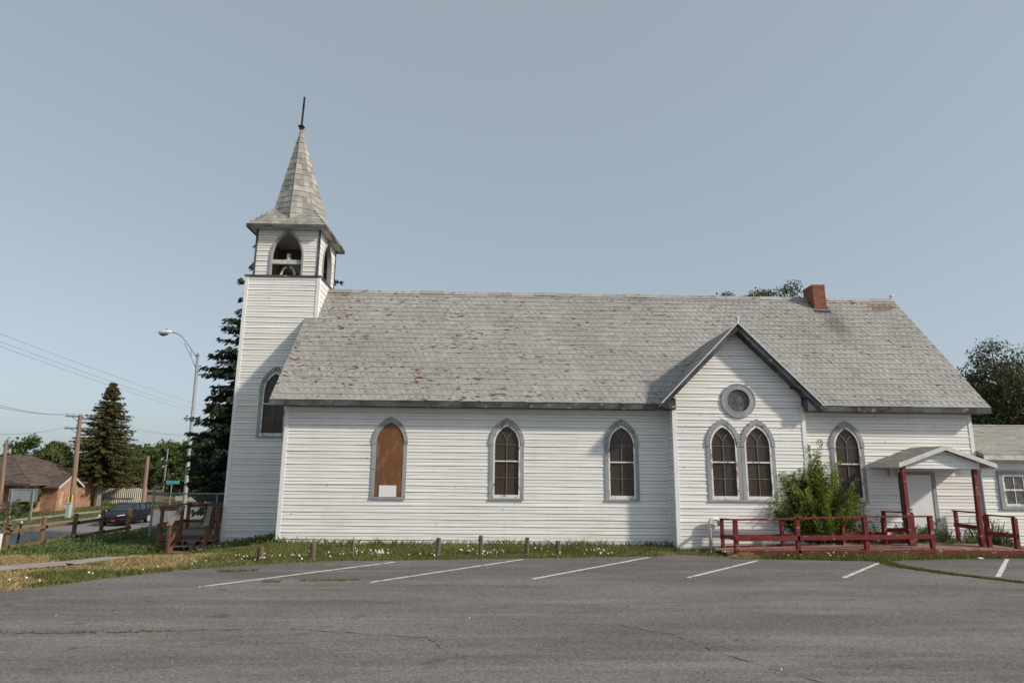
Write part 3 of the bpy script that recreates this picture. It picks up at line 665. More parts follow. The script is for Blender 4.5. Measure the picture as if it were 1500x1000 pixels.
        mu.box((cx_-.012, y+.004, zb+.16), (cx_+.012, y+.022, sp)); zz = zb+.16+(zm-zb-.16)*.5
        for z in (zz, zs-.02): mu.box((cx_-hw, y+.008, z-.009), (cx_+hw, y+.022, z+.009))
        for s in (-1, 1):
            pts = [(0, sp), (s*.03, sp+.09), (s*.085, sp+.18), (s*.17, sp+.26)]
            for p, q in zip(pts, pts[1:]): mu.beam(P(p[0], p[1], -.012), P(q[0], q[1], -.012), .011, .024, (1, 0, 0))
        mu.build('muntins', 'muntin', W); return W
    window(-3.245, 0, kindw='board', label='window boarded with weathered orange plywood'); window(.353, 0); window(3.912, 0); window(11.017, 0, zt=3.83, zs=3.04)
    window(6.89, DP, zb=1.38, zt=3.81, w=1.04); window(7.94, DP, zb=1.38, zt=3.81, w=1.04)
    window(-7.76, y0, zb=3.25, zs=4.86, zt=5.72)
    # round window
    C = V((7.43, DP, 4.38)); ci = lambda r, d, n=28: [C+V((r*math.cos(2*math.pi*k/n), -d, r*math.sin(2*math.pi*k/n))) for k in range(n)]
    f = MB(); f.ring(ci(.52, .0), ci(.38, .0), (0, -.045, 0)); f.ring(ci(.53, .0), ci(.5, .0), (0, -.055, 0)); W = f.build('round_window', 'casing', church)
    f = MB(); f.ring(ci(.39, .0), ci(.345, .0), (0, -.05, 0)); f.build('sash', 'casing', W)
    f = MB(); f.face(ci(.36, -.02)); f.build('pane', 'greyglass', W)
    f = MB()
    for k in range(8): a = k*math.pi/4; f.beam(C+V((0, .014, 0)), C+V((.33*math.cos(a), .014, .33*math.sin(a))), .010, .008, (0, 1, 0))
    f.ring(ci(.07, -.012), ci(.055, -.012), (0, -.008, 0)); f.build('lead_lines', 'leadline', W)
    # side door
    d = MB(); d.box((12.72, -.03, .24), (13.58, .02, 2.2)); D = d.build('door', 'door', church)
    f = MB(); f.box((12.62, -.05, .2), (12.715, .03, 2.3)); f.box((13.585, -.05, .2), (13.68, .03, 2.3)); f.box((12.717, -.048, 2.205), (13.583, .03, 2.3)); f.build('door_frame', 'casing', D)
    f = MB(); f.tube([(12.83, -.03, 1.16), (12.83, -.09, 1.16)], .03, 8); f.build('knob', 'metal', D)
    f = MB(); random.seed(3)
    for k in range(9):
        x, z = random.uniform(12.8, 13.45), random.uniform(.26, .55); f.face([(x, -.0325, z), (x+.05, -.0325, z-.02), (x+.09, -.0325, z+.03), (x+.03, -.0325, z+.14)])
    f.build('bare_patches', 'tanply', D)
build_church()

# ------------------------------------------------------------------ bell
def bell():
    e = empty('church_bell', (-7.8, 3.5, 9.1), 'bell hanging in its white timber frame in the belfry opening', 'bell'); x, y = -7.8, 3.45
    m = MB(); prof = [(.05, .34), (.16, .33), (.2, .22), (.23, .08), (.28, -.06), (.34, -.14)]
    m.tube([(x, y, 9.55+z) for r, z in prof], [r for r, z in prof], 18); m.build('bell', 'bell', e, smooth=True)
    m = MB(); m.box((x-.75, y-.75, 9.60), (x+.75, y-.62, 9.76)); m.tube([(x-.6, y, 9.95), (x+.6, y, 9.95)], .06, 8); m.box((x-.07, y-.6, 9.80), (x+.04, y-.5, 10.05)); m.tube([(x, y-.55, 9.80), (x, y-.55, 9.88)], .09, 8); m.build('yoke', 'whitewood', e)
    m = MB(); 
    for s in (-1, 1):
        pts = [(x+s*.06, y-.55, 9.55), (x+s*.17, y-.55, 9.47), (x+s*.24, y-.55, 9.3), (x+s*.3, y-.55, 9.11)]
        m.tube(pts, .045, 6)
    m.build('frame_leg', 'whitewood', e)
bell()

# ------------------------------------------------------------------ annex on the right
def annex():
    e = empty('annex_building', (18, 2, 0), 'low white clapboard annex with grey shingle roof at the right end of the church', 'building')
    m = MB(); x0, x1 = XR+.02, 24.5
    siding(m, (0, .03, 0), (1, 0, 0), (0, -1, 0), lambda z: [(x0, x1)], .0, 2.75); siding(m, (x1, .03, 0), (0, 1, 0), (1, 0, 0), lambda z: [(0, 6)], 0, 2.75)
    w = m.build('wall', 'siding', e)
    r = MB(); ey, ez, ry, rz = -.32, 2.85, 3.0, 3.98; Ld = math.hypot(ry-ey, rz-ez)
    xa = x0-.0
    r.prism([(xa, ey, ez-.01), (xa, ry, rz-.01), (xa, 6.3, ez-.01), (xa, 6.3, ez-.1), (xa, ry, rz-.1), (xa, ey, ez-.1)], (x1+.3-xa, 0, 0), .3)
    shingles(r, (xa, ey, ez), (1, 0, 0), (0, ry-ey, rz-ez), x1+.3-xa, Ld, 22, .3, lop=.05, thick=.008, jit=.05)
    ro = r.build('roof', 'asphaltshingle', e)
    f = MB(); f.box((x0, ey-.03, ez-.17), (x1+.3, ey, ez-.02)); f.box((x0, ey, ez-.16), (x1+.3, .02, ez-.14)); f.build('fascia', 'whitewood', ro)
    f = MB(); f.box((x0, ry-.08, rz+.0), (x1+.3, ry+.08, rz+.03)); f.build('ridge_cap', 'whitewood', ro)
    g = MB(); a, b, z0, z1 = 15.72, 17.0, 1.18, 2.36
    g.ring([(a, .03, z0), (b, .03, z0), (b, .03, z1), (a, .03, z1)], [(a+.12, .03, z0+.1), (b-.12, .03, z0+.1), (b-.12, .03, z1-.12), (a+.12, .03, z1-.12)], (0, -.06, 0)); W = g.build('window', 'casing', e)
    g = MB(); g.ring([(a+.115, .012, z0+.095), (b-.115, .012, z0+.095), (b-.115, .012, z1-.115), (a+.115, .012, z1-.115)], [(a+.19, .012, z0+.17), (b-.19, .012, z0+.17), (b-.19, .012, z1-.18), (a+.19, .012, z1-.18)], (0, -.03, 0))
    zm = (z0+z1)/2; g.box((a+.17, -.016, zm-.025), (b-.17, .01, zm+.025))
    for t in (.33, .67): g.box((a+.19+(b-a-.38)*t-.012, -.012, z0+.17), (a+.19+(b-a-.38)*t+.012, .008, z1-.18))
    g.build('sash', 'sash', W); g = MB(); g.face([(a+.11, .004, z0+.09), (b-.11, .004, z0+.09), (b-.11, .004, z1-.11), (a+.11, .004, z1-.11)]); g.build('pane', 'greyglass', W)
    g = MB(); g.tube([(XR+.04, -.05, .9), (XR+.04, -.05, 2.62)], .045, 8); g.build('downpipe', 'casing', e)
annex()

# ------------------------------------------------------------------ entrance canopy and ramp
def canopy():
    e = empty('entrance_canopy', (13, -1, .25), 'small gabled canopy on two red posts over the side door', 'canopy')
    xa, xb, xm, ze, za, yf = 11.68, 14.5, 13.07, 2.54, 3.04, -1.52
    r = MB()
    for s, xe in ((-1, xa), (1, xb)):
        W = V((xm-xe, 0, za-ze)); L = W.length; O = V((xe, yf, ze))
        r.prism([(xe, yf, ze-.01), (xm, yf, za-.01), (xm, yf, za-.08), (xe, yf, ze-.08)], (0, -yf-.002, 0), .3)
        shingles(r, O, (0, 1, 0), W, -yf, L, 10, .25, lop=.05, thick=.008)
    ro = r.build('canopy_roof', 'asphaltshingle', e)
    f = MB()
    for xe in (xa-.03, xb+.03): f.prism([(xe, yf-.03, ze+.0), (xm, yf-.03, za+.01), (xm, yf-.03, za-.12), (xe, yf-.03, ze-.13)], (0, .028, 0))
    f.box((xa-.03, yf, ze-.13), (xa, -.02, ze)); f.box((xb, yf, ze-.13), (xb+.03, -.02, ze)); f.build('fascia', 'canopytrim', ro)
    g = MB(); x0, x1 = 11.93, 14.12
    def ext(z):
        h = (za-.10-z)/((za-ze)/(xm-xa)); return [(max(x0, xm-h), min(x1, xm+h))] if h > 0 else [(xm, xm)]
    siding(g, (0, yf+.16, 0), (1, 0, 0), (0, -1, 0), ext, 2.39, za-.1)
    g.box((x0, yf+.17, 2.385), (x1, yf+.22, 2.6)); g.build('gable_face', 'siding', e)
    b = MB(); b.box((x0, yf+.225, 2.385), (x0+.08, -.03, 2.5)); b.box((x1-.08, yf+.225, 2.385), (x1, -.03, 2.5)); b.box((x0+.08, yf+.3, 2.47), (x1-.08, -.03, 2.5)); b.box((x0, yf+.13, 2.385), (x0+.06, yf+.155, 2.62)); b.box((x1-.06, yf+.13, 2.385), (x1, yf+.155, 2.62)); b.build('ceiling_beam', 'white', e)
    for xt, xbm in ((11.87, 11.82), (14.0, 13.87)):
        p = MB(); p.beam((xbm, yf+.1, .25), (xt, yf+.2, 2.383), .115, .115, (0, 1, 0)); p.build('post', 'red', e, bevel=.008)
    l = MB(); l.box((12.24, -.16, 2.16), (12.42, -.02, 2.36)); l.ring([(12.22, -.165, 2.14), (12.44, -.165, 2.14), (12.44, -.165, 2.38), (12.22, -.165, 2.38)], [(12.25, -.165, 2.17), (12.41, -.165, 2.17), (12.41, -.165, 2.35), (12.25, -.165, 2.35)], (0, -.02, 0)); l.build('light_box', 'whitewood', e)
canopy()
def ramp():
    e = empty('access_ramp', (10, -1.5, .1), 'long low red painted ramp and deck with three rail railings before the church wall', 'ramp')
    d = MB()
    for k in range(20):
        x = 11.75+k*.14; d.box((x, -2.06, .20), (x+.13, -.06, .235), random.random())
    n = 38
    for k in range(n):
        x = 6.35+k*.142; z = .05+.165*(k/n); d.box((x, -2.0, z), (x+.134, -.85, z+.03), random.random())
    d.build('deck_boards', 'deckboard', e)
    s = MB(); s.box((11.7, -2.10, .02), (14.56, -2.065, .2)); s.box((14.53, -2.06, .02), (14.56, -.06, .2)); s.prism([(6.35, -2.04, 0), (11.7, -2.04, .0), (11.7, -2.04, .2), (6.35, -2.04, .07)], (0, .03, 0)); s.build('skirt_board', 'red', e)
    def rail(pts, posts, tops=(.02,), w=.1, flat=True):
        pass
    def line(posts, hs, name_top=True, gaps=()):
        for k, (x, y, zb, zt) in enumerate(posts):
            p = MB(); w = .11 if y < -1.5 else .09; lean = random.uniform(-.02, .02); p.beam((x, y, zb), (x+lean, y, zt), w, w, (0, 1, 0)); p.build('post', 'red', e, bevel=.006)
        for k, ((x0, y0, b0, t0), (x1, y1, b1, t1)) in enumerate(zip(posts, posts[1:])):
            for h in hs:
                r = MB()
                if h == 'top': r.beam((x0-.05, y0, t0+.02), (x1+.05, y1, t1+.02), .14, .038, (0, 0, 1))
                else:
                    dy = -.07 if y0 < -1.5 else .06
                    r.beam((x0-.04, y0+dy, b0+h*(t0-b0)), (x1+.04, y1+dy, b1+h*(t1-b1)), .035, .12)
                r.build('rail', 'red', e, bevel=.005)
    line([(6.6, -2.0, -.02, .93), (8.31, -2.0, .0, .985), (10.21, -2.0, 0, 1.04), (12.04, -2.02, .05, 1.07)], ('top', .5, .12))
    line([(6.62, -.9, .0, .86), (8.38, -.9, .05, .86), (10.17, -.9, .08, .95)], ('top', .45, .1))
    line([(11.4, -.92, .1, 1.13), (11.95, -1.38, .2, 1.12)], ('top', .5, .18))
    line([(10.17, -.88, .1, .93), (11.4, -.90, .12, .96)], (.45, .1))
    line([(14.12, -.16, .23, 1.12), (13.95, -1.36, .23, 1.13)], ('top', .55)); line([(13.95, -1.6, .12, 1.10), (14.42, -2.0, .1, 1.06)], ('top', .5))
    r = MB(); r.beam((6.62, -.9, .90), (6.6, -2.0, .955), .12, .036); r.build('rail', 'red', e); r = MB(); r.beam((6.62, -.9, .42), (6.6, -2.0, .46), .035, .1); r.build('rail', 'red', e)
ramp()
def small_fixtures():
    m = MB(); pts = [(6.31, -.78, .05), (6.31, -.78, .78)]+[(6.31+.1-.1*math.cos(t), -.78, .78+.1*math.sin(t)) for t in np.linspace(.2, math.pi/2, 5)]+[(6.5, -.76, .88), (6.56, -.74, .86), (6.6, -.72, .80), (6.6, -.7, .70)]
    m.tube(pts, .055, 10); o = tag(m.build('drain_pipe', 'pvc', smooth=True), 'white plastic pipe with a bent top against the gable wing wall', 'pipe')
    m.v and None
    m = MB(); random.seed(5)
    m.box((12.94, -2.47, .02), (13.08, -2.38, .06)); tag(m.build('stone', 'pvc', bevel=.015), 'small pale stone lying at the edge of the ramp grass', 'stone')
small_fixtures()

# ------------------------------------------------------------------ wooden steps at the tower
def steps():
    e = empty('wooden_steps', (-10.2, 3, -.4), 'brown stained wooden landing with handrails and three steps beside the tower', 'steps')
    x0, x1, y0, y1, z = -11.15, -9.2, 2.3, 4.25, .02
    d = MB()
    for k in range(13): a = y0+k*.15; d.box((x0, a, z-.035), (x1, a+.14, z), random.random())
    d.build('deck_boards', 'greywood', e)
    f = MB(); f.box((x0, y0-.035, z-.2), (x1, y0-.002, z-.0)); f.box((x0-.035, y0-.03, z-.2), (x0-.002, y1, z)); f.box((x0-.04, y0-.035, z-.42), (x0-.002, y1, z-.24)); f.box((x0, y0-.03, z-.42), (-10.45, y0-.004, z-.24)); f.box((-9.55, y0-.03, z-.42), (x1, y0-.004, z-.24)); f.build('skirt_board', 'cedar', e)
    for x, y, zb, zt in ((x0+.04, y0+.04, -.55, .9), (-10.45, y0+.04, -.5, .92), (-9.5, y0+.04, -.45, .92), (x1-.05, y0+.04, -.4, .92), (x0+.04, y1-.05, -.6, .9), (-10.2, y1-.05, -.6, .9), (-9.7, y1-.05, 0, .9), (-10.33, 1.35, -.55, .38), (-9.17, 1.35, -.5, .42)):
        p = MB(); p.box((x-.045, y-.045, zb), (x+.045, y+.045, zt)); p.build('post', 'cedar', e, bevel=.005)
    r = lambda a, b, w, h, m='cedar': MB().beam(a, b, w, h).build('handrail', m, e)
    r((x0-.06, y0+.04, .92), (-10.4, y0+.04, .94), .14, .04, 'postwood'); r((x0-.03, y0-.02, .84), (-10.4, y0-.02, .86), .035, .12); r((x0+.04, y0-.06, .92), (x0+.04, y1, .92), .14, .04, 'postwood'); r((-10.75, y1-.05, .92), (x1+.05, y1-.05, .92), .14, .04, 'postwood'); r((-9.6, y0+.04, .94), (x1+.05, y0+.04, .94), .14, .04, 'postwood'); r((x0, y1-.0, .84), (x1, y1-.0, .84), .035, .1)
    r((x0-.05, y0-.02, .32), (-10.45, y0-.02, .32), .035, .12); r((x0-.02, y0, .32), (x0-.02, y1, .32), .035, .12); r((x0, y1, .3), (x1, y1, .3), .035, .1)
    for xt, xb in ((-10.45, -10.33), (-9.55, -9.17)):
        r((xb, 1.27, .40), (xt, y0+.05, .95), .15, .04, 'greywood'); r((xb+.05, 1.35, -.12), (xt+.05, y0, .34), .035, .12)
    for x in (-10.36, -9.72, -9.14): s = MB(); s.beam((x, 1.3, -.58), (x, y0-.04, -.1), .045, .2); s.build('stringer', 'cedar', e)
    for k, (y, zz) in enumerate(((1.38, -.42), (1.7, -.27), (2.0, -.12))):
        t = MB(); t.box((-10.28, y, zz-.035), (-9.22, y+.30, zz)); t.build('tread', 'greywood', e)
steps()

# ------------------------------------------------------------------ short posts along the lawn
POSTS = [(-5.70, -3.45, .15, .34, 'wide squat cracked timber post in front of the tower, leftmost of the row'), (-4.54, -3.15, .135, .40, 'grey timber post second from the tower end of the row'),
         (-3.62, -2.81, .065, .42, 'thin dark timber post, narrowest of the row along the lawn'), (-1.47, -2.45, .12, .47, 'brown timber post below the wall between boarded window and glazed window'),
         (-.36, -2.15, .115, .50, 'tallest timber post, just left of the second window'), (.90, -1.95, .11, .45, 'timber post just right of the second window'), (1.75, -1.95, .135, .36, 'low pale timber post at the right end of the row')]
def bollards():
    random.seed(21)
    for x, y, w, h, lab in POSTS:
        m = MB(); n = 9; base = []
        for k in range(n):
            a = 2*math.pi*k/n+.3; sq = 1/max(abs(math.cos(a)), abs(math.sin(a))); r = w/2*min(sq, 1.18)*random.uniform(.93, 1.05); base.append((r*math.cos(a), r*math.sin(a)))
        lean = (random.uniform(-.02, .02), random.uniform(-.02, .02)); z0 = gz(x, y)-.1
        rings = []
        for t in (0, .5, .93, 1.0): rings.append([V((x+a*(1-.05*t-(.06 if t == 1 else 0))+lean[0]*t, y+b*(1-.05*t-(.06 if t == 1 else 0))+lean[1]*t, z0+(h+.1)*t+(random.uniform(-.012, .012) if t > .9 else 0))) for a, b in base])
        for p, q in zip(rings, rings[1:]):
            for k in range(n): m.face([p[k], p[(k+1) % n], q[(k+1) % n], q[k]])
        m.face(rings[-1]); tag(m.build('timber_post', 'postwood'), lab, 'post', 'short timber posts along the lawn')
bollards()

# ------------------------------------------------------------------ street side things
def fences():
    e = empty('rail_fence', (-16.6, 8, -.8), 'brown two rail timber fence along the street verge', 'fence')
    ys = [-.6, 1.2, 3.0, 4.75, 6.56, 8.33, 10.3]
    for y in ys:
        zb = gz(-16.6, y)-.1; p = MB(); zt = {4.75: .37, 6.56: .37, 8.33: .40, 10.3: .35}.get(y, .4); p.box((-16.65, y-.06, zb), (-16.53, y+.06, zt)); p.build('post', 'fencewood', e, bevel=.01)
    for a, b in zip(ys, ys[1:]):
        for h, w in ((.02, .12), (-.5, .12)):
            r = MB(); j = random.uniform(-.03, .03); r.beam((-16.47, a-.05, h+j), (-16.47, b+.05, h-j), .045, w); r.build('rail', 'fencewood', e)
    e = empty('chain_link_fence', (-11.5, 5.9, -.4), 'galvanised chain link fence behind the wooden steps', 'fence')
    x0, x1, y, zb, zt = -13.3, -7.2, 5.9, -.62, 1.2
    for x in (-13.3, -10.85, -8.4):
        p = MB(); p.tube([(x, y, zb-.1), (x, y, zt+(.24 if x < -13 else .02))], .045 if x < -13 else .03, 8); p.build('post', 'metal', e)
    r = MB(); r.tube([(x0, y, zt), (x1, y, zt)], .028, 8); r.build('top_rail', 'metal', e)
    m = MB(); s = .085; w = .0018; L = zt-zb; 
    n = int((x1-x0+L)/s)
    for k in range(n):
        for sg in (1, -1):
            a = x0-L+k*s if sg > 0 else x0+k*s
            p, q = V((a, y, zb)), V((a+sg*L, y, zt))
            lo, hi = min(p.x, q.x), max(p.x, q.x)
            def clip(X): t = (X-p.x)/(q.x-p.x); return p+(q-p)*t
            if hi < x0 or lo > x1: continue
            if p.x < x0: p2 = clip(x0)
            elif p.x > x1: p2 = clip(x1)
            else: p2 = p
            if q.x < x0: q2 = clip(x0)
            elif q.x > x1: q2 = clip(x1)
            else: q2 = q
            if (q2-p2).length < .02: continue
            m.beam(p2, q2, w*2, w*2, (0, 1, 0))
    m.build('wire_mesh', 'greysign', e)
    # corrugated sheet fence across the street
    m = MB(); x0, x1, y, zb = -43.9, -36.9, 50.0, -2.0; n = 200; pv = None
    for i in range(n):
        x = x0+(x1-x0)*i/n; d = .045*math.sin(i*2*math.pi/6); zt = -.14+.025*math.sin(i*.3)+(.04 if (i//22) % 2 else 0)
        cur = (x, y+d, zt)
        if pv: m.face([(pv[0], pv[1], zb), (cur[0], cur[1], zb), (cur[0], cur[1], zt), (pv[0], pv[1], pv[2])], random.random()*.2+.4)
        pv = cur
    e = empty('corrugated_fence', (-40.4, 50, -1.9), 'pale corrugated metal sheet fence across the street', 'fence')
    o = m.build('sheets', 'corr', e); md = o.modifiers.new('solid', 'SOLIDIFY'); md.thickness = .012
    r = MB(); r.box((x0, y-.11, -1.15), (x1-1.2, y-.055, -1.1)); r.build('rail', 'greywood', e)
fences()

def pole(name, base, top, r0, r1, lab, cat, m='polewood', arms=(), group=None):
    e = empty(name, base, lab, cat, group); p = MB(); p.tube([base, top], [r0, r1], 10); p.build('shaft', m, e)
    for (t, ax, ay, w, dz) in arms:
        c = V(base)+(V(top)-V(base))*t; a = MB(); a.beam(c+V((-ax, -ay, dz)), c+V((w, ay*w/ax, dz*.4)), .1, .11); A = a.build('crossarm', 'greywood', e)
        for s in (.1, .45, .9):
            q = c+V((-ax, -ay, dz))*(1-s)+V((w, ay*w/ax, dz*.4))*s; i = MB(); i.tube([q+V((0, 0, .05)), q+V((0, 0, .2))], [.035, .05], 6); i.build('insulator', 'greysign', A)
        b = MB(); b.beam(c+V((-ax*.6, -ay*.6, dz)), c-V((0, 0, .5)), .04, .04); b.build('brace', 'greywood', e)
    return e
def street():
    G = -1.92
    e = pole('utility_pole', (-34.35, 34.1, G), (-34.74, 34.1, 6.34), .21, .15, 'tall wooden utility pole with two crossarms in front of the tall spruce', 'utility pole', arms=((.985, 1.13, .1, .2, .0), (.87, 1.13, .1, .95, -.05)))
    y = MB(); y.tube([(-34.3, 33.9, -1.1), (-34.32, 33.9, -.15)], .06, 6); y.build('marker', 'yellow', e)
    pole('utility_pole', (-36.35, 29.1, G), (-36.69, 29.1, 3.88), .16, .12, 'bare leaning wooden pole at the left edge in front of the brick house', 'utility pole')
    pole('utility_pole', (-30.71, 37.9, G), (-30.77, 37.9, 3.09), .18, .14, 'short bare wooden pole at the right end of the corrugated fence', 'utility pole')
    pole('utility_pole', (-45.95, 80.7, G), (-46.43, 80.7, 6.75), .24, .17, 'distant wooden utility pole with crossarm seen beside the street lamp', 'utility pole', arms=((.97, 1.5, 0, 1.6, 0), (.87, 1.1, 0, 1.1, 0)))
    # street lamp
    e = empty('street_lamp', (-21.4, 25.9, -1.8), 'tall galvanised street lamp with curved arm reaching over the road', 'street lamp'); ly = 25.9
    p = MB(); p.tube([(-21.45, ly, -1.95), (-21.48, ly, -1.1), (-21.68, ly, 10.18)], [.18, .15, .095], 12); p.build('pole', 'metal', e, smooth=True)
    a = MB(); A = [(-21.68, ly, 9.9), (-22.18, ly, 10.55), (-22.7, ly, 11.2), (-23.1, ly, 11.6), (-23.55, ly, 11.78), (-23.88, ly, 11.83)]; a.tube(A, .038, 8); a.tube([(-21.68, ly, 9.1), (-22.3, ly, 10.25), (-22.75, ly, 11.0)], .03, 8); a.tube([(-22.18, ly, 10.02), (-22.2, ly, 10.57)], .025, 6); a.tube([(-21.68, ly, 10.1), (-21.68, ly, 10.3)], [.12, .06], 8); a.build('arm', 'metal', e, smooth=True)
    h = MB(); h.tube([(-23.75, ly, 11.83), (-23.95, ly, 11.83), (-24.27, ly, 11.8), (-24.6, ly, 11.76), (-24.7, ly, 11.74)], [.06, .14, .18, .15, .06], 12); H = h.build('lamp_head', 'lamp', e, smooth=True); g = MB(); g.tube([(-24.05, ly, 11.66), (-24.35, ly, 11.61), (-24.58, ly, 11.65)], [.07, .12, .06], 10); g.build('lens', 'carglass', H)
    c = MB(); c.tube([(-24.15, ly, 11.95), (-24.15, ly, 12.06)], .045, 8); c.build('photocell', 'dark', H)
    # blank sign seen from behind
    e = empty('blank_sign', (-34.9, 29.3, G), 'blank grey sign board seen from behind on two thin legs before the brick house', 'sign')
    b = MB(); b.box((-35.97, 29.3, -.41), (-33.96, 29.35, .44)); b.build('board', 'greysign', e)
    f = MB(); f.ring([(-36.0, 29.29, -.45), (-33.92, 29.29, -.45), (-33.92, 29.29, .48), (-36.0, 29.29, .48)], [(-35.93, 29.29, -.38), (-34.0, 29.29, -.38), (-34.0, 29.29, .41), (-35.93, 29.29, .41)], (0, -.02, 0)); f.build('frame', 'metal', e)
    for xa, xb in ((-35.8, -35.65), (-34.22, -34.15)): l = MB(); l.beam((xb, 29.26, G-.1), (xa, 29.26, .4), .08, .08, (0, 1, 0)); l.build('leg', 'metal', e)
    e = empty('utility_cabinet', (-33.7, 32.9, G), 'pale green utility cabinet at the foot of the pole', 'cabinet'); b = MB(); b.box((-33.95, 32.7, G-.05), (-33.6, 33.0, -.78)); b.build('body', 'greenbox', e, bevel=.04); b = MB(); b.box((-33.98, 32.67, -.78), (-33.57, 33.03, -.70)); b.build('lid', 'greenbox', e, bevel=.02)
    m = MB(); m.beam((-16.9, 4.0, -.85), (-16.87, 4.0, .2), .05, .05, (0, 1, 0)); e = tag(m.build('marker_stake', 'dark'), 'thin dark metal stake with a pale tip beside the rail fence', 'stake')
    t = MB(); t.beam((-16.868, 4, .2), (-16.865, 4, .27), .052, .052, (0, 1, 0)); t.build('tip', 'pvc', e)
    e = empty('street_sign', (-25.9, 33.6, G), 'small teal street name sign on a thin post behind the chain link fence', 'sign'); m = MB(); m.tube([(-25.96, 32.9, G), (-25.96, 32.9, 1.05)], .04, 8); m.build('post', 'metal', e); m = MB(); m.box((-26.4, 32.84, .83), (-25.35, 32.87, 1.1)); m.build('plate', 'teal', e)
    # house
    e = empty('brick_house', (-44, 42, G), 'old brick house with brown hipped roof and a small gabled entrance', 'house')
    x0, x1, y0, y1 = -51.7, -40.8, 37.9, 48.6; zb, ze, zr = -2.0, .65, 3.13
    w = MB(); w.box((x0, y0, zb), (x1, y1, ze)); w.build('wall', 'housebrick', e)
    r = MB(); o = .5; c = [V((x0-o, y0-o, ze-.05)), V((x1+o, y0-o, ze-.05)), V((x1+o, y1+o, ze-.05)), V((x0-o, y1+o, ze-.05))]; ra, rb = V((-45.6, 41.9, zr)), V((-45.6, 44.2, zr))
    for k, f in enumerate(([c[0], c[1], ra], [c[1], c[2], rb, ra], [c[2], c[3], rb], [c[3], c[0], ra, rb])): r.face(f, (.35, .65, .5, .5)[k])
    r.face(list(reversed(c)), .3)
    for (p, q, t, n) in ((c[0], c[1], ra, 26), (c[1], c[2], (ra+rb)/2, 26)):   # shingle courses
        U = (q-p).normalized(); mid = (p+q)/2; W = t-mid; W = W-U*W.dot(U); L = (q-p).length; Hh = W.length
        t0 = (t-p).dot(U)
        top0, top1 = (t0, t0) if n and t is ra else ((ra-p).dot(U), (rb-p).dot(U))
        shingles(r, p+V((0, 0, .01)), U, W, L, Hh*.995, 22, .5, lambda v, a=top0, b=top1, L=L, Hh=Hh: (a*v/Hh+.02, L+(b-L)*v/Hh-.02), thick=.02, lop=.1)
    R = r.build('roof', 'browntile', e); f = MB(); f.box((x0-o, y0-o-.03, ze-.21), (x1+o+.03, y0-o, ze-.04)); f.box((x1+o, y0-o, ze-.21), (x1+o+.03, y1+o, ze-.04)); f.build('fascia', 'postwood', R)
    g = MB(); gx, ga, gb = -39.4, 39.75, 42.5; gm = (ga+gb)/2
    g.prism([(x1, ga, zb), (x1, gb, zb), (x1, gb, .42), (x1, gm, 1.2), (x1, ga, .42)], (gx-x1, 0, 0)); g.build('entrance_wing', 'housebrick', e)
    r = MB()
    for ye in (ga-.38, gb+.38): r.prism([(x1-1.9, ye, .27), (x1-1.9, gm, 1.33), (x1-1.9, gm, 1.24), (x1-1.9, ye, .17)], (gx+.3-x1+1.9, 0, 0), .2)
    r.build('wing_roof', 'browntile', e); f = MB()
    for ye in (ga-.4, gb+.4): f.prism([(gx+.3, ye, .3), (gx+.3, gm, 1.36), (gx+.3, gm, 1.2), (gx+.3, ye, .13)], (.04, 0, 0))
    f.build('rake_board', 'whitewood', e)
    for a, b in ((40.0, 40.5), (41.25, 41.75)): d = MB(); d.box((gx+.01, a, -1.55), (gx+.05, b, -.1)); d.build('boarded_opening', 'tanply', e)
    d = MB(); d.box((-42.9, y0-.04, -.84), (-42.0, y0-.01, .36)); d.build('boarded_opening', 'plywood', e); d = MB(); d.box((x1+.01, 38.8, -1.0), (x1+.04, 39.8, .2)); d.build('boarded_opening', 'belfryin', e)
    d = MB(); d.box((-41.5, y0-.12, zb), (-40.7, y0-.02, -1.5)); d.build('footing', 'concrete', e)
    # far buildings glimpsed between fence and spruce
    e = empty('white_shed', (-37.7, 62, G), 'low white shed far behind the street sign', 'shed'); m = MB(); m.box((-39.0, 60.6, -2.1), (-36.4, 64.4, -.9)); m.build('wall', 'whitewood', e); m = MB(); m.prism([(-39.2, 60.3, -.9), (-39.2, 62.5, -.2), (-39.2, 64.7, -.9)], (3.0, 0, 0)); m.build('roof', 'lamp', e)
    e = empty('brick_building', (-35.5, 70, G), 'distant low brown brick building left of the tower foot', 'building'); m = MB(); m.box((-39.3, 68.2, -2.1), (-31.5, 75.7, -.6)); m.build('wall', 'brick', e); m = MB(); m.box((-39.6, 67.9, -.6), (-31.2, 76, -.3)); m.build('roof', 'browntile', e)
    for x in (-37.6, -34.6): d = MB(); d.box((x, 68.1, -1.6), (x+.6, 68.18, -.9)); d.build('window', 'white', e)
    e = empty('red_brick_house', (-48.5, 82, G), 'far red brick house glimpsed behind the lamp post', 'house'); m = MB(); m.box((-50.6, 80.8, -2.1), (-46.2, 86, -.4)); m.build('wall', 'brick', e); m = MB(); m.prism([(-50.9, 80.4, -.4), (-50.9, 83.4, 1.2), (-50.9, 86.4, -.4)], (5, 0, 0)); m.build('roof', 'brick', e)
    e = empty('radio_mast', (-57.1, 93.4, G), 'thin grey metal mast among the far trees', 'mast'); m = MB(); m.tube([(-57.1, 93.4, G), (-57.1, 93.4, 5.2)], .11, 6); m.build('shaft', 'metal', e); m = MB(); m.beam((-58, 93.4, 3.2), (-56.2, 93.4, 3.2), .1, .1); m.build('crossbar', 'metal', e)
street()

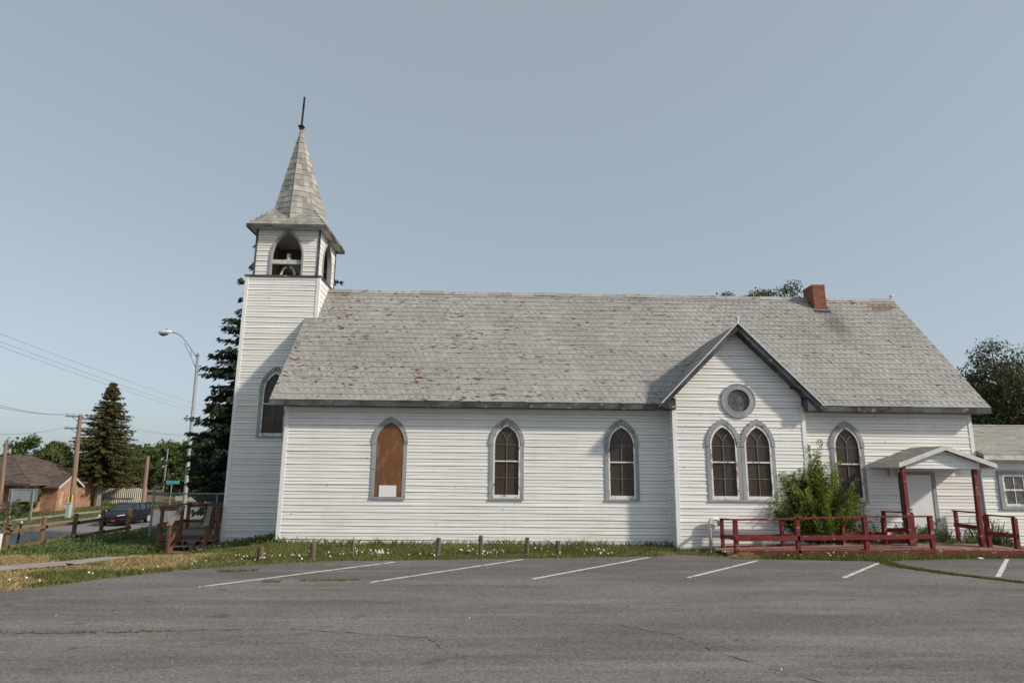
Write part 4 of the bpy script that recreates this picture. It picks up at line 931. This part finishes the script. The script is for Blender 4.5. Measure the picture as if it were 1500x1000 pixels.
def wires():
    def wire(p, q, sag, lab, grp, r=.010):
        p, q = V(p), V(q); m = MB(); n = 26; m.tube([p+(q-p)*t+V((0, 0, -4*sag*t*(1-t))) for t in np.linspace(0, 1, n)], r, 5, cap=False); tag(m.build('overhead_wire', 'wire'), lab, 'wire', grp)
    for k, (a, b) in enumerate(WIRES):
        wire(a, b, .35, ['highest of the three steep wires above the spruce', 'middle of the three steep wires above the spruce', 'lowest of the three steep wires above the spruce'][k], 'steep street wires', .010)
    for k, (a, b, c) in enumerate(ARMWIRES):
        wire(a, b, .3, ['outer wire on the upper crossarm left of the utility pole', 'inner wire on the upper crossarm left of the utility pole', 'single wire reaching the lower crossarm from the left'][k], 'wires left of the pole')
        wire(b, c, .5, ['outer upper wire crossing the tall spruce to the far pole', 'inner upper wire crossing the tall spruce to the far pole', 'lower wire crossing the tall spruce to the far pole'][k], 'wires right of the pole')
WIRES = [((-30.59, 15.0, 10.45), (-42.49, 80.7, 10.63)), ((-30.5, 15.0, 9.98), (-42.4, 80.7, 9.78)), ((-30.45, 15.0, 9.68), (-42.35, 80.7, 9.25))]
ARMWIRES = [((-20.7, 5.0, 4.92), (-35.81, 34.1, 6.43), (-47.8, 80.7, 6.96)), ((-20.67, 5.0, 4.73), (-34.85, 34.1, 6.44), (-44.94, 80.7, 6.68)), ((-20.44, 5.0, 3.43), (-35.71, 34.1, 5.41), (-47.3, 80.7, 5.19))]
wires()

def car():
    e = empty('car', (-26.45, 27.9, -1.88), 'dark blue hatchback with pale alloy wheels on the street', 'car')
    X, Y, Z = -26.45, 27.9, -1.865; w = .9
    # stations: (y along length from front -2.15 to rear 2.15, half width, z bottom, z belt, belt half)
    st = [(-2.15, .55, .32, .55), (-2.1, .74, .25, .66), (-1.9, .84, .2, .76), (-1.5, .89, .2, .86), (-.95, .9, .2, .97), (0, .9, .2, 1.0), (1.2, .9, .2, 1.03), (1.8, .87, .22, 1.05), (2.05, .8, .28, 1.0), (2.15, .7, .36, .85)]
    m = MB(); R = []
    for y, hw, zb, zt in st:
        half = [(hw*.85, zb), (hw, zb+.15), (hw*1.01, (zb+zt)/2), (hw*.97, zt-.06), (hw*.86, zt)]
        R.append([V((X+x, Y+y, Z+z)) for x, z in half]+[V((X-x, Y+y, Z+z)) for x, z in reversed(half)])
    for a, b in zip(R, R[1:]):
        for k in range(10): m.face([a[k], a[(k+1) % 10], b[(k+1) % 10], b[k]][::-1])
    m.face(R[0]); m.face(list(reversed(R[-1]))); m.build('body', 'carpaint', e, smooth=False, bevel=.03)
    gs = [(-1.0, .76, .97, .98), (-.25, .66, 1.0, 1.40), (.3, .64, 1.0, 1.46), (1.1, .63, 1.02, 1.43), (1.65, .62, 1.04, 1.32), (2.0, .66, 1.02, 1.06)]
    m = MB(); rf = MB(); R = []
    for y, hw, zb, zt in gs: R.append([V((X+.80, Y+y, Z+zb)), V((X+hw, Y+y, Z+zt)), V((X-hw, Y+y, Z+zt)), V((X-.80, Y+y, Z+zb))])
    for i, (a, b) in enumerate(zip(R, R[1:])):
        m.face([a[0], a[1], b[1], b[0]][::-1]); m.face([a[2], a[3], b[3], b[2]][::-1])
        (m if i in (0, 4) else rf).face([a[1], a[2], b[2], b[1]][::-1])
    m.build('windows', 'carglass', e)
    up = V((0, 0, .012))
    for i, (a, b) in enumerate(zip(R, R[1:])):
        if 1 <= i <= 3: rf.face([a[1]+up, a[2]+up, b[2]+up, b[1]+up][::-1])
    for s in (0, 1):
        q = 1 if s == 0 else 2; z_ = 0 if s == 0 else 3
        for i in range(len(R)-1): rf.beam(R[i][q], R[i+1][q], .06, .04)
        for i in (2, 3, 4): rf.beam(R[i][z_], R[i][q], .07, .05, (0, 1, 0))
        rf.beam(R[0][z_], R[0][q]+V((0, 0, .02)), .06, .05)
    rf.build('roof', 'carpaint', e)
    for sx in (-1, 1):
        for y in (-1.35, 1.3):
            t = MB(); x = X+sx*.80; t.tube([(x-.1, Y+y, Z+.32), (x+.11*1, Y+y, Z+.32)], .32, 20); T = t.build('wheel', 'tyre', e); r = MB(); xo = x+(.113 if sx > 0 else -.103); r.tube([(xo-.008, Y+y, Z+.32), (xo+.008, Y+y, Z+.32)], .215, 18); r.build('rim', 'alloy', T)
        h = MB(); h.prism([(X+sx*.42, Y-2.19, Z+.54), (X+sx*.84, Y-2.06, Z+.56), (X+sx*.88, Y-1.82, Z+.76), (X+sx*.52, Y-2.12, Z+.70)], (0, .06, .03)); h.build('headlight', 'headlight', e)
        q = MB(); q.box((X+sx*.95-.07, Y-.75, Z+.98), (X+sx*.95+.07, Y-.62, Z+1.1)); q.build('mirror', 'carpaint', e, bevel=.02)
        b = MB(); b.box((X+sx*.72-.1, Y+2.05, Z+.75), (X+sx*.72+.1, Y+2.1, Z+.95)); b.build('tail_light', 'plate', e)
    g = MB(); g.box((X-.5, Y-2.17, Z+.38), (X+.5, Y-2.13, Z+.55)); g.build('grille', 'tyre', e); g = MB(); g.box((X+.18, Y-2.185, Z+.36), (X+.48, Y-2.165, Z+.43)); g.build('fog_light', 'plate', e)
car()

# ------------------------------------------------------------------ vegetation
def rot_quads(C, size, asp, nrm, rng):
    """n leaf quads (diamond-ish) at C with random in-plane spin; nrm (n,3)"""
    n = len(C); a = rng.normal(size=(n, 3)); nrm = nrm/np.linalg.norm(nrm, axis=1, keepdims=True); u = a-nrm*np.sum(a*nrm, 1, keepdims=True); u /= np.linalg.norm(u, axis=1, keepdims=True)+1e-9; v = np.cross(nrm, u)
    s = np.asarray(size).reshape(-1, 1) if np.ndim(size) else np.full((n, 1), size)
    return np.stack([C-u*s, C-v*s*asp+u*s*.1, C+u*s, C+v*s*asp+u*s*.1], 1)
def spruce(name, base, H, R, lab, m, seed, z0=.6, levels=38, dens=1.0, trunk='bark', group=None, shape=1.0, lean=0.0):
    rng = np.random.default_rng(seed); bx, by, bz = base; e = empty(name, base, lab, 'tree', group)
    t = MB(); t.tube([(bx, by, bz-.2), (bx+.02*H*rng.normal()*.3, by, bz+H*.5), (bx+lean, by, bz+H*.98)], [.022*H+.05, .012*H+.03, .02], 9); t.build('trunk', trunk, e)
    Q = []; T = []
    for L in range(levels):
        f = L/(levels-1); z = bz+z0+(H-z0)*f**.95; rr = R*(1-f)**shape*rng.uniform(.8, 1.12)+.12
        rr *= min(1, .58+f*2.2)
        if f > .97: rr = .15
        nb = max(5, int((7+6*(1-f))*dens)); ph = rng.uniform(0, 6.3)
        for k in range(nb):
            a = ph+2*math.pi*k/nb+rng.normal()*.2; l = rr*rng.uniform(.6, 1.06); ns = max(4, int(l/(R*.05)*dens))
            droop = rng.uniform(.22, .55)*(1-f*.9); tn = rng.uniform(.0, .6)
            ts = (np.arange(ns)+rng.uniform(0, 1, ns))/ns
            ts = .12+.9*ts
            r_ = l*ts; zz = z-droop*l*ts+.42*droop*l*ts**3+ (f>.8)*.3*l*ts
            cx = bx+lean*f+r_*math.cos(a); cy = by+r_*math.sin(a)
            per = 9
            d = np.array([math.cos(a), math.sin(a), -.35]); side = np.array([-math.sin(a), math.cos(a), 0])
            c = np.repeat(np.stack([cx, cy, zz], 1), per, 0); nn = len(c); tt = np.repeat(ts, per)
            sd = rng.normal(size=(nn, 1))*1.0; hang = rng.uniform(.0, .9, (nn, 1))
            dirv = d*.8+side*sd+np.array([0, 0, -1])*hang*.9; dirv /= np.linalg.norm(dirv, axis=1, keepdims=True)
            ln = (R*.05+.07)*rng.uniform(.6, 1.4, (nn, 1))*(1.15-.5*tt[:, None]); 
            wv = np.cross(dirv, rng.normal(size=(nn, 3))); wv /= np.linalg.norm(wv, axis=1, keepdims=True); wd = ln*.22
            p = c+rng.normal(size=(nn, 3))*.03*R*.4
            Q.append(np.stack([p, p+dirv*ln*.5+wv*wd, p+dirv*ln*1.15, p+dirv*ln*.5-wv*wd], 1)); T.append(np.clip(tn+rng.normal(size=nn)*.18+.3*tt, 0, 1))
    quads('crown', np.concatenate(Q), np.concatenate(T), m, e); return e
def broadleaf(name, base, H, R, lab, m, seed, crown0=.35, nclump=60, per=120, leaf=.16, trunk='bark', flat=1.0, cat='tree', group=None, gap=1.0, tr=None, lean=(0, 0)):
    rng = np.random.default_rng(seed); bx, by, bz = base; e = empty(name, base, lab, cat, group)
    cz = bz+H*(crown0+(1-crown0)*.5); rz = H*(1-crown0)*.5
    th = bz+H*crown0; tr = tr or .018*H+.05
    t = MB(); t.tube([(bx, by, bz-.2), (bx+rng.normal()*.1, by, (bz+th)/2), (bx+lean[0]*.3, by, th)], [tr*1.25, tr, tr*.8], 9)
    Q = []; T = []; fork = V((bx+lean[0]*.3, by, th))
    P = []
    while len(P) < nclump:
        p = rng.normal(size=3); p /= np.linalg.norm(p); r = rng.uniform(.35, 1.0)**.6*(1+.2*math.sin(p[0]*3.1+seed)+.16*math.sin(p[2]*4.3+seed*2))/1.14
        q = p*r
        if q[2] < -.95: continue
        P.append(q)
    for q in P:
        c = np.array([bx+lean[0]+q[0]*R, by+q[1]*R*flat, cz+q[2]*rz])
        mid = fork.lerp(V(c), .5)+V((rng.normal()*.08*R, rng.normal()*.08*R, .10*R))
        t.tube([fork, mid, V(c)], [tr*.42, tr*.2, tr*.07], 5, cap=False)
        cs = R*rng.uniform(.16, .30)*gap; n = int(per*rng.uniform(.6, 1.3)); tn = rng.uniform(.1, .75)
        off = rng.normal(size=(n, 3)); off /= np.linalg.norm(off, axis=1, keepdims=True); off *= rng.uniform(.2, 1, (n, 1))**.5*cs; off[:, 2] *= .7
        off += rng.normal(size=(n, 3))*cs*.12
        nr = off/cs+rng.normal(size=(n, 3))*.8+np.array([0, 0, .5])
        Q.append(rot_quads(c+off, leaf*rng.uniform(.6, 1.4, n), .6, nr, rng)); T.append(np.clip(tn+rng.normal(size=n)*.15, 0, 1))
    t.build('trunk', trunk, e); quads('crown', np.concatenate(Q), np.concatenate(T), m, e); return e
def trees():
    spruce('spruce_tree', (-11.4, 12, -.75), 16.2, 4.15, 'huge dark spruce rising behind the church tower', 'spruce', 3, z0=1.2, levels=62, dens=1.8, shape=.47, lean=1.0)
    spruce('spruce_tree', (-40.1, 47, -2.0), 12.6, 4.4, 'tall olive green spruce in front of the corrugated fence across the street', 'spruce_b', 5, z0=3.0, levels=36, dens=1.1, trunk='palebark', shape=.85)
    broadleaf('elm_tree', (31.4, 18.5, 0), 9.4, 3.9, 'dark broad elm with open crown behind the low annex', 'elm', 8, crown0=.24, nclump=210, per=190, leaf=.075, gap=.95, tr=.28)
    broadleaf('elm_tree', (36.5, 24, 0), 9, 4.5, 'dark tree at the right edge behind the elm and annex', 'elm', 18, crown0=.1, nclump=120, per=160, leaf=.13)
    broadleaf('elm_tree', (18.7, 24, 0), 15.9, 3.5, 'tall tree whose top shows above the church roof left of the chimney', 'elm', 12, crown0=.5, nclump=210, per=120, leaf=.075, gap=.75)
    # trees across the street
    G = -1.92; far = 'far trees across the street'
    broadleaf('broadleaf_tree', (-52.3, 55.5, G), 6.6, 4.0, 'rounded green tree rising behind the brown house roof', 'green', 21, crown0=.3, nclump=90, per=150, leaf=.17, group=far)
    broadleaf('broadleaf_tree', (-46, 55.5, G), 5.3, 2.9, 'smaller green tree between the house roof and the tall spruce', 'green', 22, crown0=.25, nclump=60, per=140, leaf=.16, group=far)
    broadleaf('broadleaf_tree', (-61.3, 58, G), 6.6, 3.0, 'green tree cut by the left edge behind the leaning bare pole', 'green', 23, crown0=.3, nclump=50, per=120, leaf=.18, group=far)
    broadleaf('broadleaf_tree', (-31.9, 51.8, G), 6.5, 3.4, 'bushy green tree behind the short bare pole and corrugated fence', 'green', 24, crown0=.02, nclump=110, per=150, leaf=.15, group=far)
    broadleaf('broadleaf_tree', (-42.2, 75.7, G), 9.8, 4.5, 'large far green tree left of the street lamp', 'green', 25, crown0=.15, nclump=100, per=140, leaf=.2, group=far)
    broadleaf('broadleaf_tree', (-36.8, 70.7, G), 7.6, 3.6, 'far green tree just behind the street lamp pole', 'green', 26, crown0=.1, nclump=80, per=140, leaf=.19, group=far)
    broadleaf('broadleaf_tree', (-41, 53.6, G), 4.8, 2.3, 'yellowish low tree behind the spruce trunk and corrugated fence', 'vine', 27, crown0=.05, nclump=50, per=130, leaf=.14, group=far)
    broadleaf('vine_shrub', (-40.35, 37.9, G), 2.6, .8, 'yellow green overgrown shrub covering the corner of the brick house', 'vine', 28, crown0=.0, nclump=50, per=120, leaf=.09, cat='shrub')
    for k, (x, y, h, r, lab) in enumerate([(-55.5, 80, 7.5, 6, 'tree in the far belt beyond the brick house'), (-30, 98, 9.2, 5.6, 'tree in the far belt behind the dark spruce foot'), (-48, 103, 10, 6.3, 'tree in the far belt beyond the distant pole'), (-21.4, 93, 8, 5, 'tree in the far belt right behind the brown brick building')]):
        broadleaf('broadleaf_tree', (x, y, G), h, r, lab, 'green', 40+k, crown0=.05, nclump=80, per=110, leaf=.28, group='far belt of trees')
    for k, (x, y, h, r, lab) in enumerate([(-58.5, 98, 9.0, 5.2, 'far tree filling the gap right of the short bare pole'), (-65, 95, 7.5, 4.4, 'far tree showing just right of the tall spruce'), (-51, 98, 8.4, 5.0, 'far tree above the white shed roof')]):
        broadleaf('broadleaf_tree', (x, y, G), h, r, lab, 'green', 60+k, crown0=.02, nclump=80, per=110, leaf=.26, group='far belt of trees')
    # sapling at the left edge
    e = empty('young_tree', (-13.75, -1, -.15), 'young sapling with white painted trunk at the left edge', 'tree'); t = MB(); t.tube([(-13.85, -1, -.35), (-13.83, -1, .35)], .045, 8); t.build('trunk_guard', 'pvc', e); t = MB(); t.tube([(-13.83, -1, .3), (-13.82, -1, 1.1)], [.02, .01], 6); 
    rng = np.random.default_rng(4); C = []
    for k in range(16):
        a = rng.uniform(0, 6.3); l = rng.uniform(.15, .5); z = rng.uniform(.25, 1.1); q = np.array([-13.82+l*math.cos(a), -1+l*math.sin(a), z+l*.3]); t.tube([(-13.82, -1, z), V(q)], [.008, .004], 4); C.append(q+rng.normal(size=(26, 3))*.09)
    t.build('trunk', 'bark', e); C = np.concatenate(C); quads('crown', rot_quads(C, .055*rng.uniform(.6, 1.3, len(C)), .6, rng.normal(size=(len(C), 3))+np.array([0, 0, .7]), rng), rng.uniform(.1, .8, len(C)), 'green', e)
    # feathery bush by the gable wing
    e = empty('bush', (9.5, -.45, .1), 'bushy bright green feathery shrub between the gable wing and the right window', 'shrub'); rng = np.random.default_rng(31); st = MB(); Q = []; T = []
    for k in range(320):
        a = rng.uniform(0, 6.3); spread = rng.uniform(0, 1)**.7; top = rng.uniform(.5, 1)
        x0, y0 = 9.68+rng.normal()*.22, -.45+rng.normal()*.1
        h = (3.15-1.75*spread**1.3)*top*rng.uniform(.72, 1.06); L = 1.45*spread
        tip = V((x0+L*math.cos(a), max(-1.5, min(-.12, y0+L*.6*math.sin(a))), .1+h))
        if tip.x < 9.0 and tip.z > 2.3: tip.z = 2.3*rng.uniform(.8, 1)
        b = V((x0, y0, .05)); mid = b.lerp(tip, .5)+V((0, 0, .12*h))
        st.tube([b, mid, tip], [.014, .009, .003], 4, cap=False)
        n = int(210*h/1.8*rng.uniform(.8, 1.2)); tt = rng.uniform(.12, 1.02, n)**.8
        B = np.array(b); Mi = np.array(mid); Tp = np.array(tip); p = ((1-tt)**2)[:, None]*B+(2*tt*(1-tt))[:, None]*Mi+(tt**2)[:, None]*Tp
        d = (Tp-B)/np.linalg.norm(Tp-B); s = rng.normal(size=(n, 3)); s -= np.outer(s@d, d); s /= np.linalg.norm(s, axis=1, keepdims=True)
        dirv = d*.6+s*.8+np.array([0, 0, -.1]); dirv /= np.linalg.norm(dirv, axis=1, keepdims=True); ln = (rng.uniform(.06, .14, n)*(1.15-.5*tt))[:, None]
        wv = np.cross(dirv, rng.normal(size=(n, 3))); wv /= np.linalg.norm(wv, axis=1, keepdims=True); wd = ln*.19
        p = p+s*.05*rng.uniform(0, 1, (n, 1))
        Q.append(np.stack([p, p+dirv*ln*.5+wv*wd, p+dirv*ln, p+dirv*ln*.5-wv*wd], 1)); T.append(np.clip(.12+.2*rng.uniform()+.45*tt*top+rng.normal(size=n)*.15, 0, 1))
    Qc = np.concatenate(Q); Qc[:, :, 1] = np.minimum(Qc[:, :, 1], -.06); wing = (Qc[:, :, 0] < DX+DW+.1); Qc[:, :, 1] = np.where(wing, np.minimum(Qc[:, :, 1], DP-.07), Qc[:, :, 1])
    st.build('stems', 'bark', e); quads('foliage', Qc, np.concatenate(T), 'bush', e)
trees()

def blades(name, pts, h, w, m, rng, tone, lab=None, splay=.5):
    n = len(pts); a = rng.uniform(0, 6.283, n); dirv = np.stack([np.cos(a), np.sin(a), np.zeros(n)], 1); ln = rng.uniform(0, splay, (n, 1)); side = np.stack([-np.sin(a), np.cos(a), np.zeros(n)], 1)
    hh = (h*rng.uniform(.5, 1.3, n))[:, None]; up = np.array([0, 0, 1.0]); p = pts; w = w*rng.uniform(.6, 1.3, (n, 1))
    tip = p+up*hh+dirv*hh*ln; mid = p+up*hh*.55+dirv*hh*ln*.3
    o = quads(name, np.stack([p-side*w, p+side*w, mid+side*w*.7, tip], 1)[:, [0, 1, 2, 3]], tone, m)
    return kind(o, 'stuff')
def noise2(x, y, s, ph=0): return (np.sin(x*s+ph)*np.sin(y*s*1.3+ph*2)+np.sin(x*s*2.1+y*s*.7+ph)*.6+np.sin(x*s*.5-y*s*1.9+ph*3)*.6)/2.2
def grass():
    rng = np.random.default_rng(77); gzv = np.vectorize(gz); ev = np.vectorize(edge_y)
    # lawn strip by the wall
    def scatter(n, x0, x1, y0, y1): return rng.uniform(x0, x1, n), rng.uniform(y0, y1, n)
    x, y = scatter(130000, -7.2, 15.4, -4.8, -.05); keep = (y > ev(x)-.02+rng.normal(size=len(x))*.05) & ~((np.abs(x-DX) < DW) & (y > DP-.03)) & ~((x > 6.3) & (x < 11.7) & (y > -2.0) & (y < -.85)) & ~((x > 11.7) & (x < 14.56) & (y > -2.1)) & ~((x > 4.6) & (x < 6.4) & (y < -.9) & (rng.uniform(size=len(x)) < .75))
    x, y = x[keep], y[keep]; nz = noise2(x, y, 1.3); d = y-ev(x)
    h = .06+.05*np.clip(nz, 0, 1)+.02*(d > 1)+.05*((x > 6.5) & (y < -1.95))+.05*(y > -.25)*rng.uniform(0, 1, len(x))**2*3
    blades('lawn_grass', np.stack([x, y, gzv(x, y)-.01], 1), h, .007, 'grass', rng, .45+.35*nz+rng.normal(size=len(x))*.15, splay=.8)
    # straw coloured patches
    dry = (noise2(x, y, .9, 2) > .25)
    xs, ys = x[dry][::3], y[dry][::3]
    # left lawn: dry with green patches
    x, y = scatter(190000, -16.4, -6.0, -9.5, 3.5); on = (y > ev(x)+rng.normal(size=len(x))*.06) & ~((x > TX-TH) & (y > TY-TH))
    pth = np.zeros(len(x), bool); P = [(-16, -8.2), (-13, -6.6), (-11.2, -5.2), (-10, -4.1), (-9.5, -2.6), (-9.6, -1.2), (-9.75, .3), (-9.85, 1.2)]
    for (a, b), (c, d2) in zip(P, P[1:]):
        t = np.clip(((x-a)*(c-a)+(y-b)*(d2-b))/((c-a)**2+(d2-b)**2), 0, 1); pth |= np.hypot(x-a-t*(c-a), y-b-t*(d2-b)) < .46+.06*np.sin(x*5)
    on &= ~pth; x, y = x[on], y[on]; nz = noise2(x, y, .8, 1)+.35*noise2(x, y, 2.4, 4)
    dd = y-ev(x); green = nz+np.where(dd < .8, .35, 0)+np.where(y > 1.2, .5, 0)+np.where((x < -10.5) & (y > -2.5), .2, 0) > .36
    zz = gzv(x, y)-.01
    g = green & (rng.uniform(size=len(x)) < .8); g &= ~((dd < .32) & (rng.uniform(size=len(x)) < .75)); blades('lawn_grass', np.stack([x[g], y[g], zz[g]], 1), .065+.05*np.clip(nz[g], 0, 1), .008, 'grass', rng, .3+.2*nz[g]+rng.normal(size=g.sum())*.15, splay=.9)
    g = ~green & (rng.uniform(size=len(x)) < .5); x2 = np.concatenate([x[g], xs]); y2 = np.concatenate([y[g], ys]); blades('dry_grass', np.stack([x2, y2, gzv(x2, y2)-.01], 1), np.full(len(x2), .055), .007, 'straw', rng, rng.uniform(.2, .9, len(x2)), splay=1.4)
    # weeds by the fence and round the steps
    xs, ys, hs = [], [], []
    for k in range(420):
        if k < 300: cx, cy = rng.uniform(-17.4, -12.4), rng.uniform(-1.0, 9.5); hh = rng.uniform(.10, .26)*rng.choice([.8, 1, 1.5])*(.6 if cx < -15.3 else 1 if cx < -13.5 else .7)
        elif k < 360: cx, cy = rng.choice([rng.uniform(-12.6, -11.3), rng.uniform(-9.1, -8.2)]), rng.uniform(.9, 2.3); hh = rng.uniform(.12, .28)
        elif k < 395: cx, cy = rng.uniform(-9.0, -6.6), rng.uniform(.9, 2.4); hh = rng.uniform(.12, .35)
        else: cx, cy = rng.uniform(10.8, 15.3), rng.uniform(-.7, -.1); hh = rng.uniform(.3, .75)
        n = 60 if k < 395 else 36; sp = .26 if k < 395 else .13; xs.append(cx+rng.normal(size=n)*sp); ys.append(np.minimum(cy+rng.normal(size=n)*sp, 99 if cx < 0 else -.06)); hs.append(np.full(n, hh)*rng.uniform(.4, 1.1, n))
    x, y, h = map(np.concatenate, (xs, ys, hs)); ok = ~((x > -10.4) & (x < -9.1) & (y > 1.25) & (y < 4.3)) & ~((x > XL) & (x < 5) & (y > 0)) & ~((x > TX-TH-.03) & (x < 0) & (y > TY-TH-.05)); x, y, h = x[ok], y[ok], h[ok]
    for k in range(26):
        cx, cy = rng.uniform(-15.3, -13), rng.uniform(0, 6); n = 40; hh = rng.uniform(.3, .6); x = np.append(x, cx+rng.normal(size=n)*.16); y = np.append(y, cy+rng.normal(size=n)*.16); h = np.append(h, hh*rng.uniform(.4, 1.1, n))
    # stems with several leaves
    Q = []; T = []
    n = len(x); z = gzv(x, y)
    for r in range(6):
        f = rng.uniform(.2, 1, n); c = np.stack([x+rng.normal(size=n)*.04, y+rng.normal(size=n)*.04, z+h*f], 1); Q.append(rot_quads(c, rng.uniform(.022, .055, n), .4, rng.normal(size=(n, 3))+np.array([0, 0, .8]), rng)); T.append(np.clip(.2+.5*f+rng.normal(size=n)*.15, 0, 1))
    kind(quads('weeds', np.concatenate(Q), np.concatenate(T), 'weed'), 'stuff'); blades('weeds', np.stack([x, y, z-.02], 1), h, .007, 'weed', rng, rng.uniform(.2, .8, n), splay=.35)
    # roadside grass across the street
    x, y = scatter(42000, -44.5, -32.4, 26, 51.5); k = ~((x < -34.9) & (x > -36.5)) & ~((x < -40.7) & (y > 37.8)); x, y = x[k], y[k]; nz = noise2(x, y, .7); blades('verge_grass', np.stack([x, y, gzv(x, y)-.01], 1), .12+.12*np.clip(nz, 0, 1)+np.where(y > 47.5, .3, 0)*rng.uniform(0, 1, len(x)), .018, 'grass', rng, .35+.3*nz+rng.normal(size=len(x))*.15, splay=.6)
    # grass growing in the long crack at the right
    pts = [(10.0, -2.85), (9.9, -3.9), (10.4, -5.0), (11.2, -6.1), (12.6, -7.4)]; X = []; Y = []
    for i, ((a, b), (c, d2)) in enumerate(zip(pts, pts[1:])):
        n = [2600, 2200, 1200, 400][i]; t = rng.uniform(0, 1, n); s = [.16, .10, .05, .03][i]; X.append(a+(c-a)*t+rng.normal(size=n)*s*.6); Y.append(b+(d2-b)*t+rng.normal(size=n)*s)
    for (a, b, c, d2, n) in ((-3.9, -6.3, -2.75, -6.12, 260), (-4.6, -6.42, -4.25, -6.4, 90), (-6.0, -5.2, -5.2, -5.0, 300), (-7.0, -10.45, -4.2, -10.3, 120)):
        t = rng.uniform(0, 1, n); X.append(a+(c-a)*t); Y.append(b+(d2-b)*t+rng.normal(size=n)*.045)
    X, Y = np.concatenate(X), np.concatenate(Y); blades('crack_grass', np.stack([X, Y, np.full(len(X), .01)], 1), np.full(len(X), .045), .007, 'grass', rng, rng.uniform(.1, .6, len(X)), splay=1.2)
    # clover flowers
    X, Y = [], []
    n = 5200; x, y = rng.uniform(-7.0, 12.6, n), rng.uniform(-4.6, -1.0, n); d = y-ev(x); den = np.exp(-((d-.7)/.65)**2)*np.clip(.1+1.3*(noise2(x, y, 1.9, 5)+.25*rng.normal(size=n)), 0, 1)*np.where(x < 3.2, 1, np.where(x > 7.5, .35, .12))
    k = (d > .03) & (rng.uniform(size=n) < den*.8) & ~((x > 6.3) & (y > -2.05)); x, y = x[k], y[k]
    xl, yl = rng.uniform(-12, -7, 160), rng.uniform(-8, -4, 160); k = (yl > ev(xl)+.1) & (yl < ev(xl)+1.0) & (rng.uniform(size=160) < .5); x, y = np.concatenate([x, xl[k]]), np.concatenate([y, yl[k]])
    c = np.stack([x, y, gzv(x, y)+rng.uniform(.07, .14, len(x))], 1); Q = []
    for r in range(3): Q.append(rot_quads(c, rng.uniform(.011, .026, len(x)), 1.0, rng.normal(size=(len(x), 3))+np.array([0, -.6, .6]), rng))
    kind(quads('clover_flowers', np.concatenate(Q), np.full(3*len(x), .5), 'petal'), 'stuff')
    # loose grit and gravel scattered on the lot
    n = 5200; x = rng.uniform(-9, 16, n); y = -12.8+10.2*rng.uniform(0, 1, n)**1.15; k = (y < ev(x)-.05) & ((noise2(x, y, .8, 3) > .05) | (rng.uniform(size=n) < .3)); x, y = x[k], y[k]; n = len(x)
    c = np.stack([x, y, np.full(n, .018)], 1); sz = rng.uniform(.004, .011, n)*np.where(rng.uniform(size=n) < .04, 2.2, 1); Q = [rot_quads(c+np.array([0, 0, .003]), sz, .8, rng.normal(size=(n, 3))*.5+np.array([0, 0, 1.0]), rng), rot_quads(c, sz*.9, .8, rng.normal(size=(n, 3))*.5+np.array([0, -1.0, .3]), rng)]
    kind(quads('loose_gravel', np.concatenate(Q), np.tile(rng.uniform(0, 1, n), 2), 'grit'), 'stuff')
    # heap of dry cut grass
    n = 2600; r = rng.uniform(0, 1, n)**.6; a = rng.uniform(0, 6.3, n); c = np.stack([6.65+.38*r*np.cos(a), -2.45+.2*r*np.sin(a), .02+.13*(1-r)*rng.uniform(0, 1, n)], 1); th = rng.uniform(0, 6.3, n); l = rng.uniform(.05, .13, (n, 1)); dv = np.stack([np.cos(th), np.sin(th)*.6, rng.normal(size=n)*.25], 1)*l; wv = np.array([0, 0, 1.0])*.004+np.zeros((n, 3))
    o = quads('grass_clippings', np.stack([c-dv-wv, c+dv-wv, c+dv+wv, c-dv+wv], 1), rng.uniform(.1, .9, n), 'straw'); tag(o, 'small heap of dry straw coloured grass on the asphalt edge', 'grass heap')
grass()
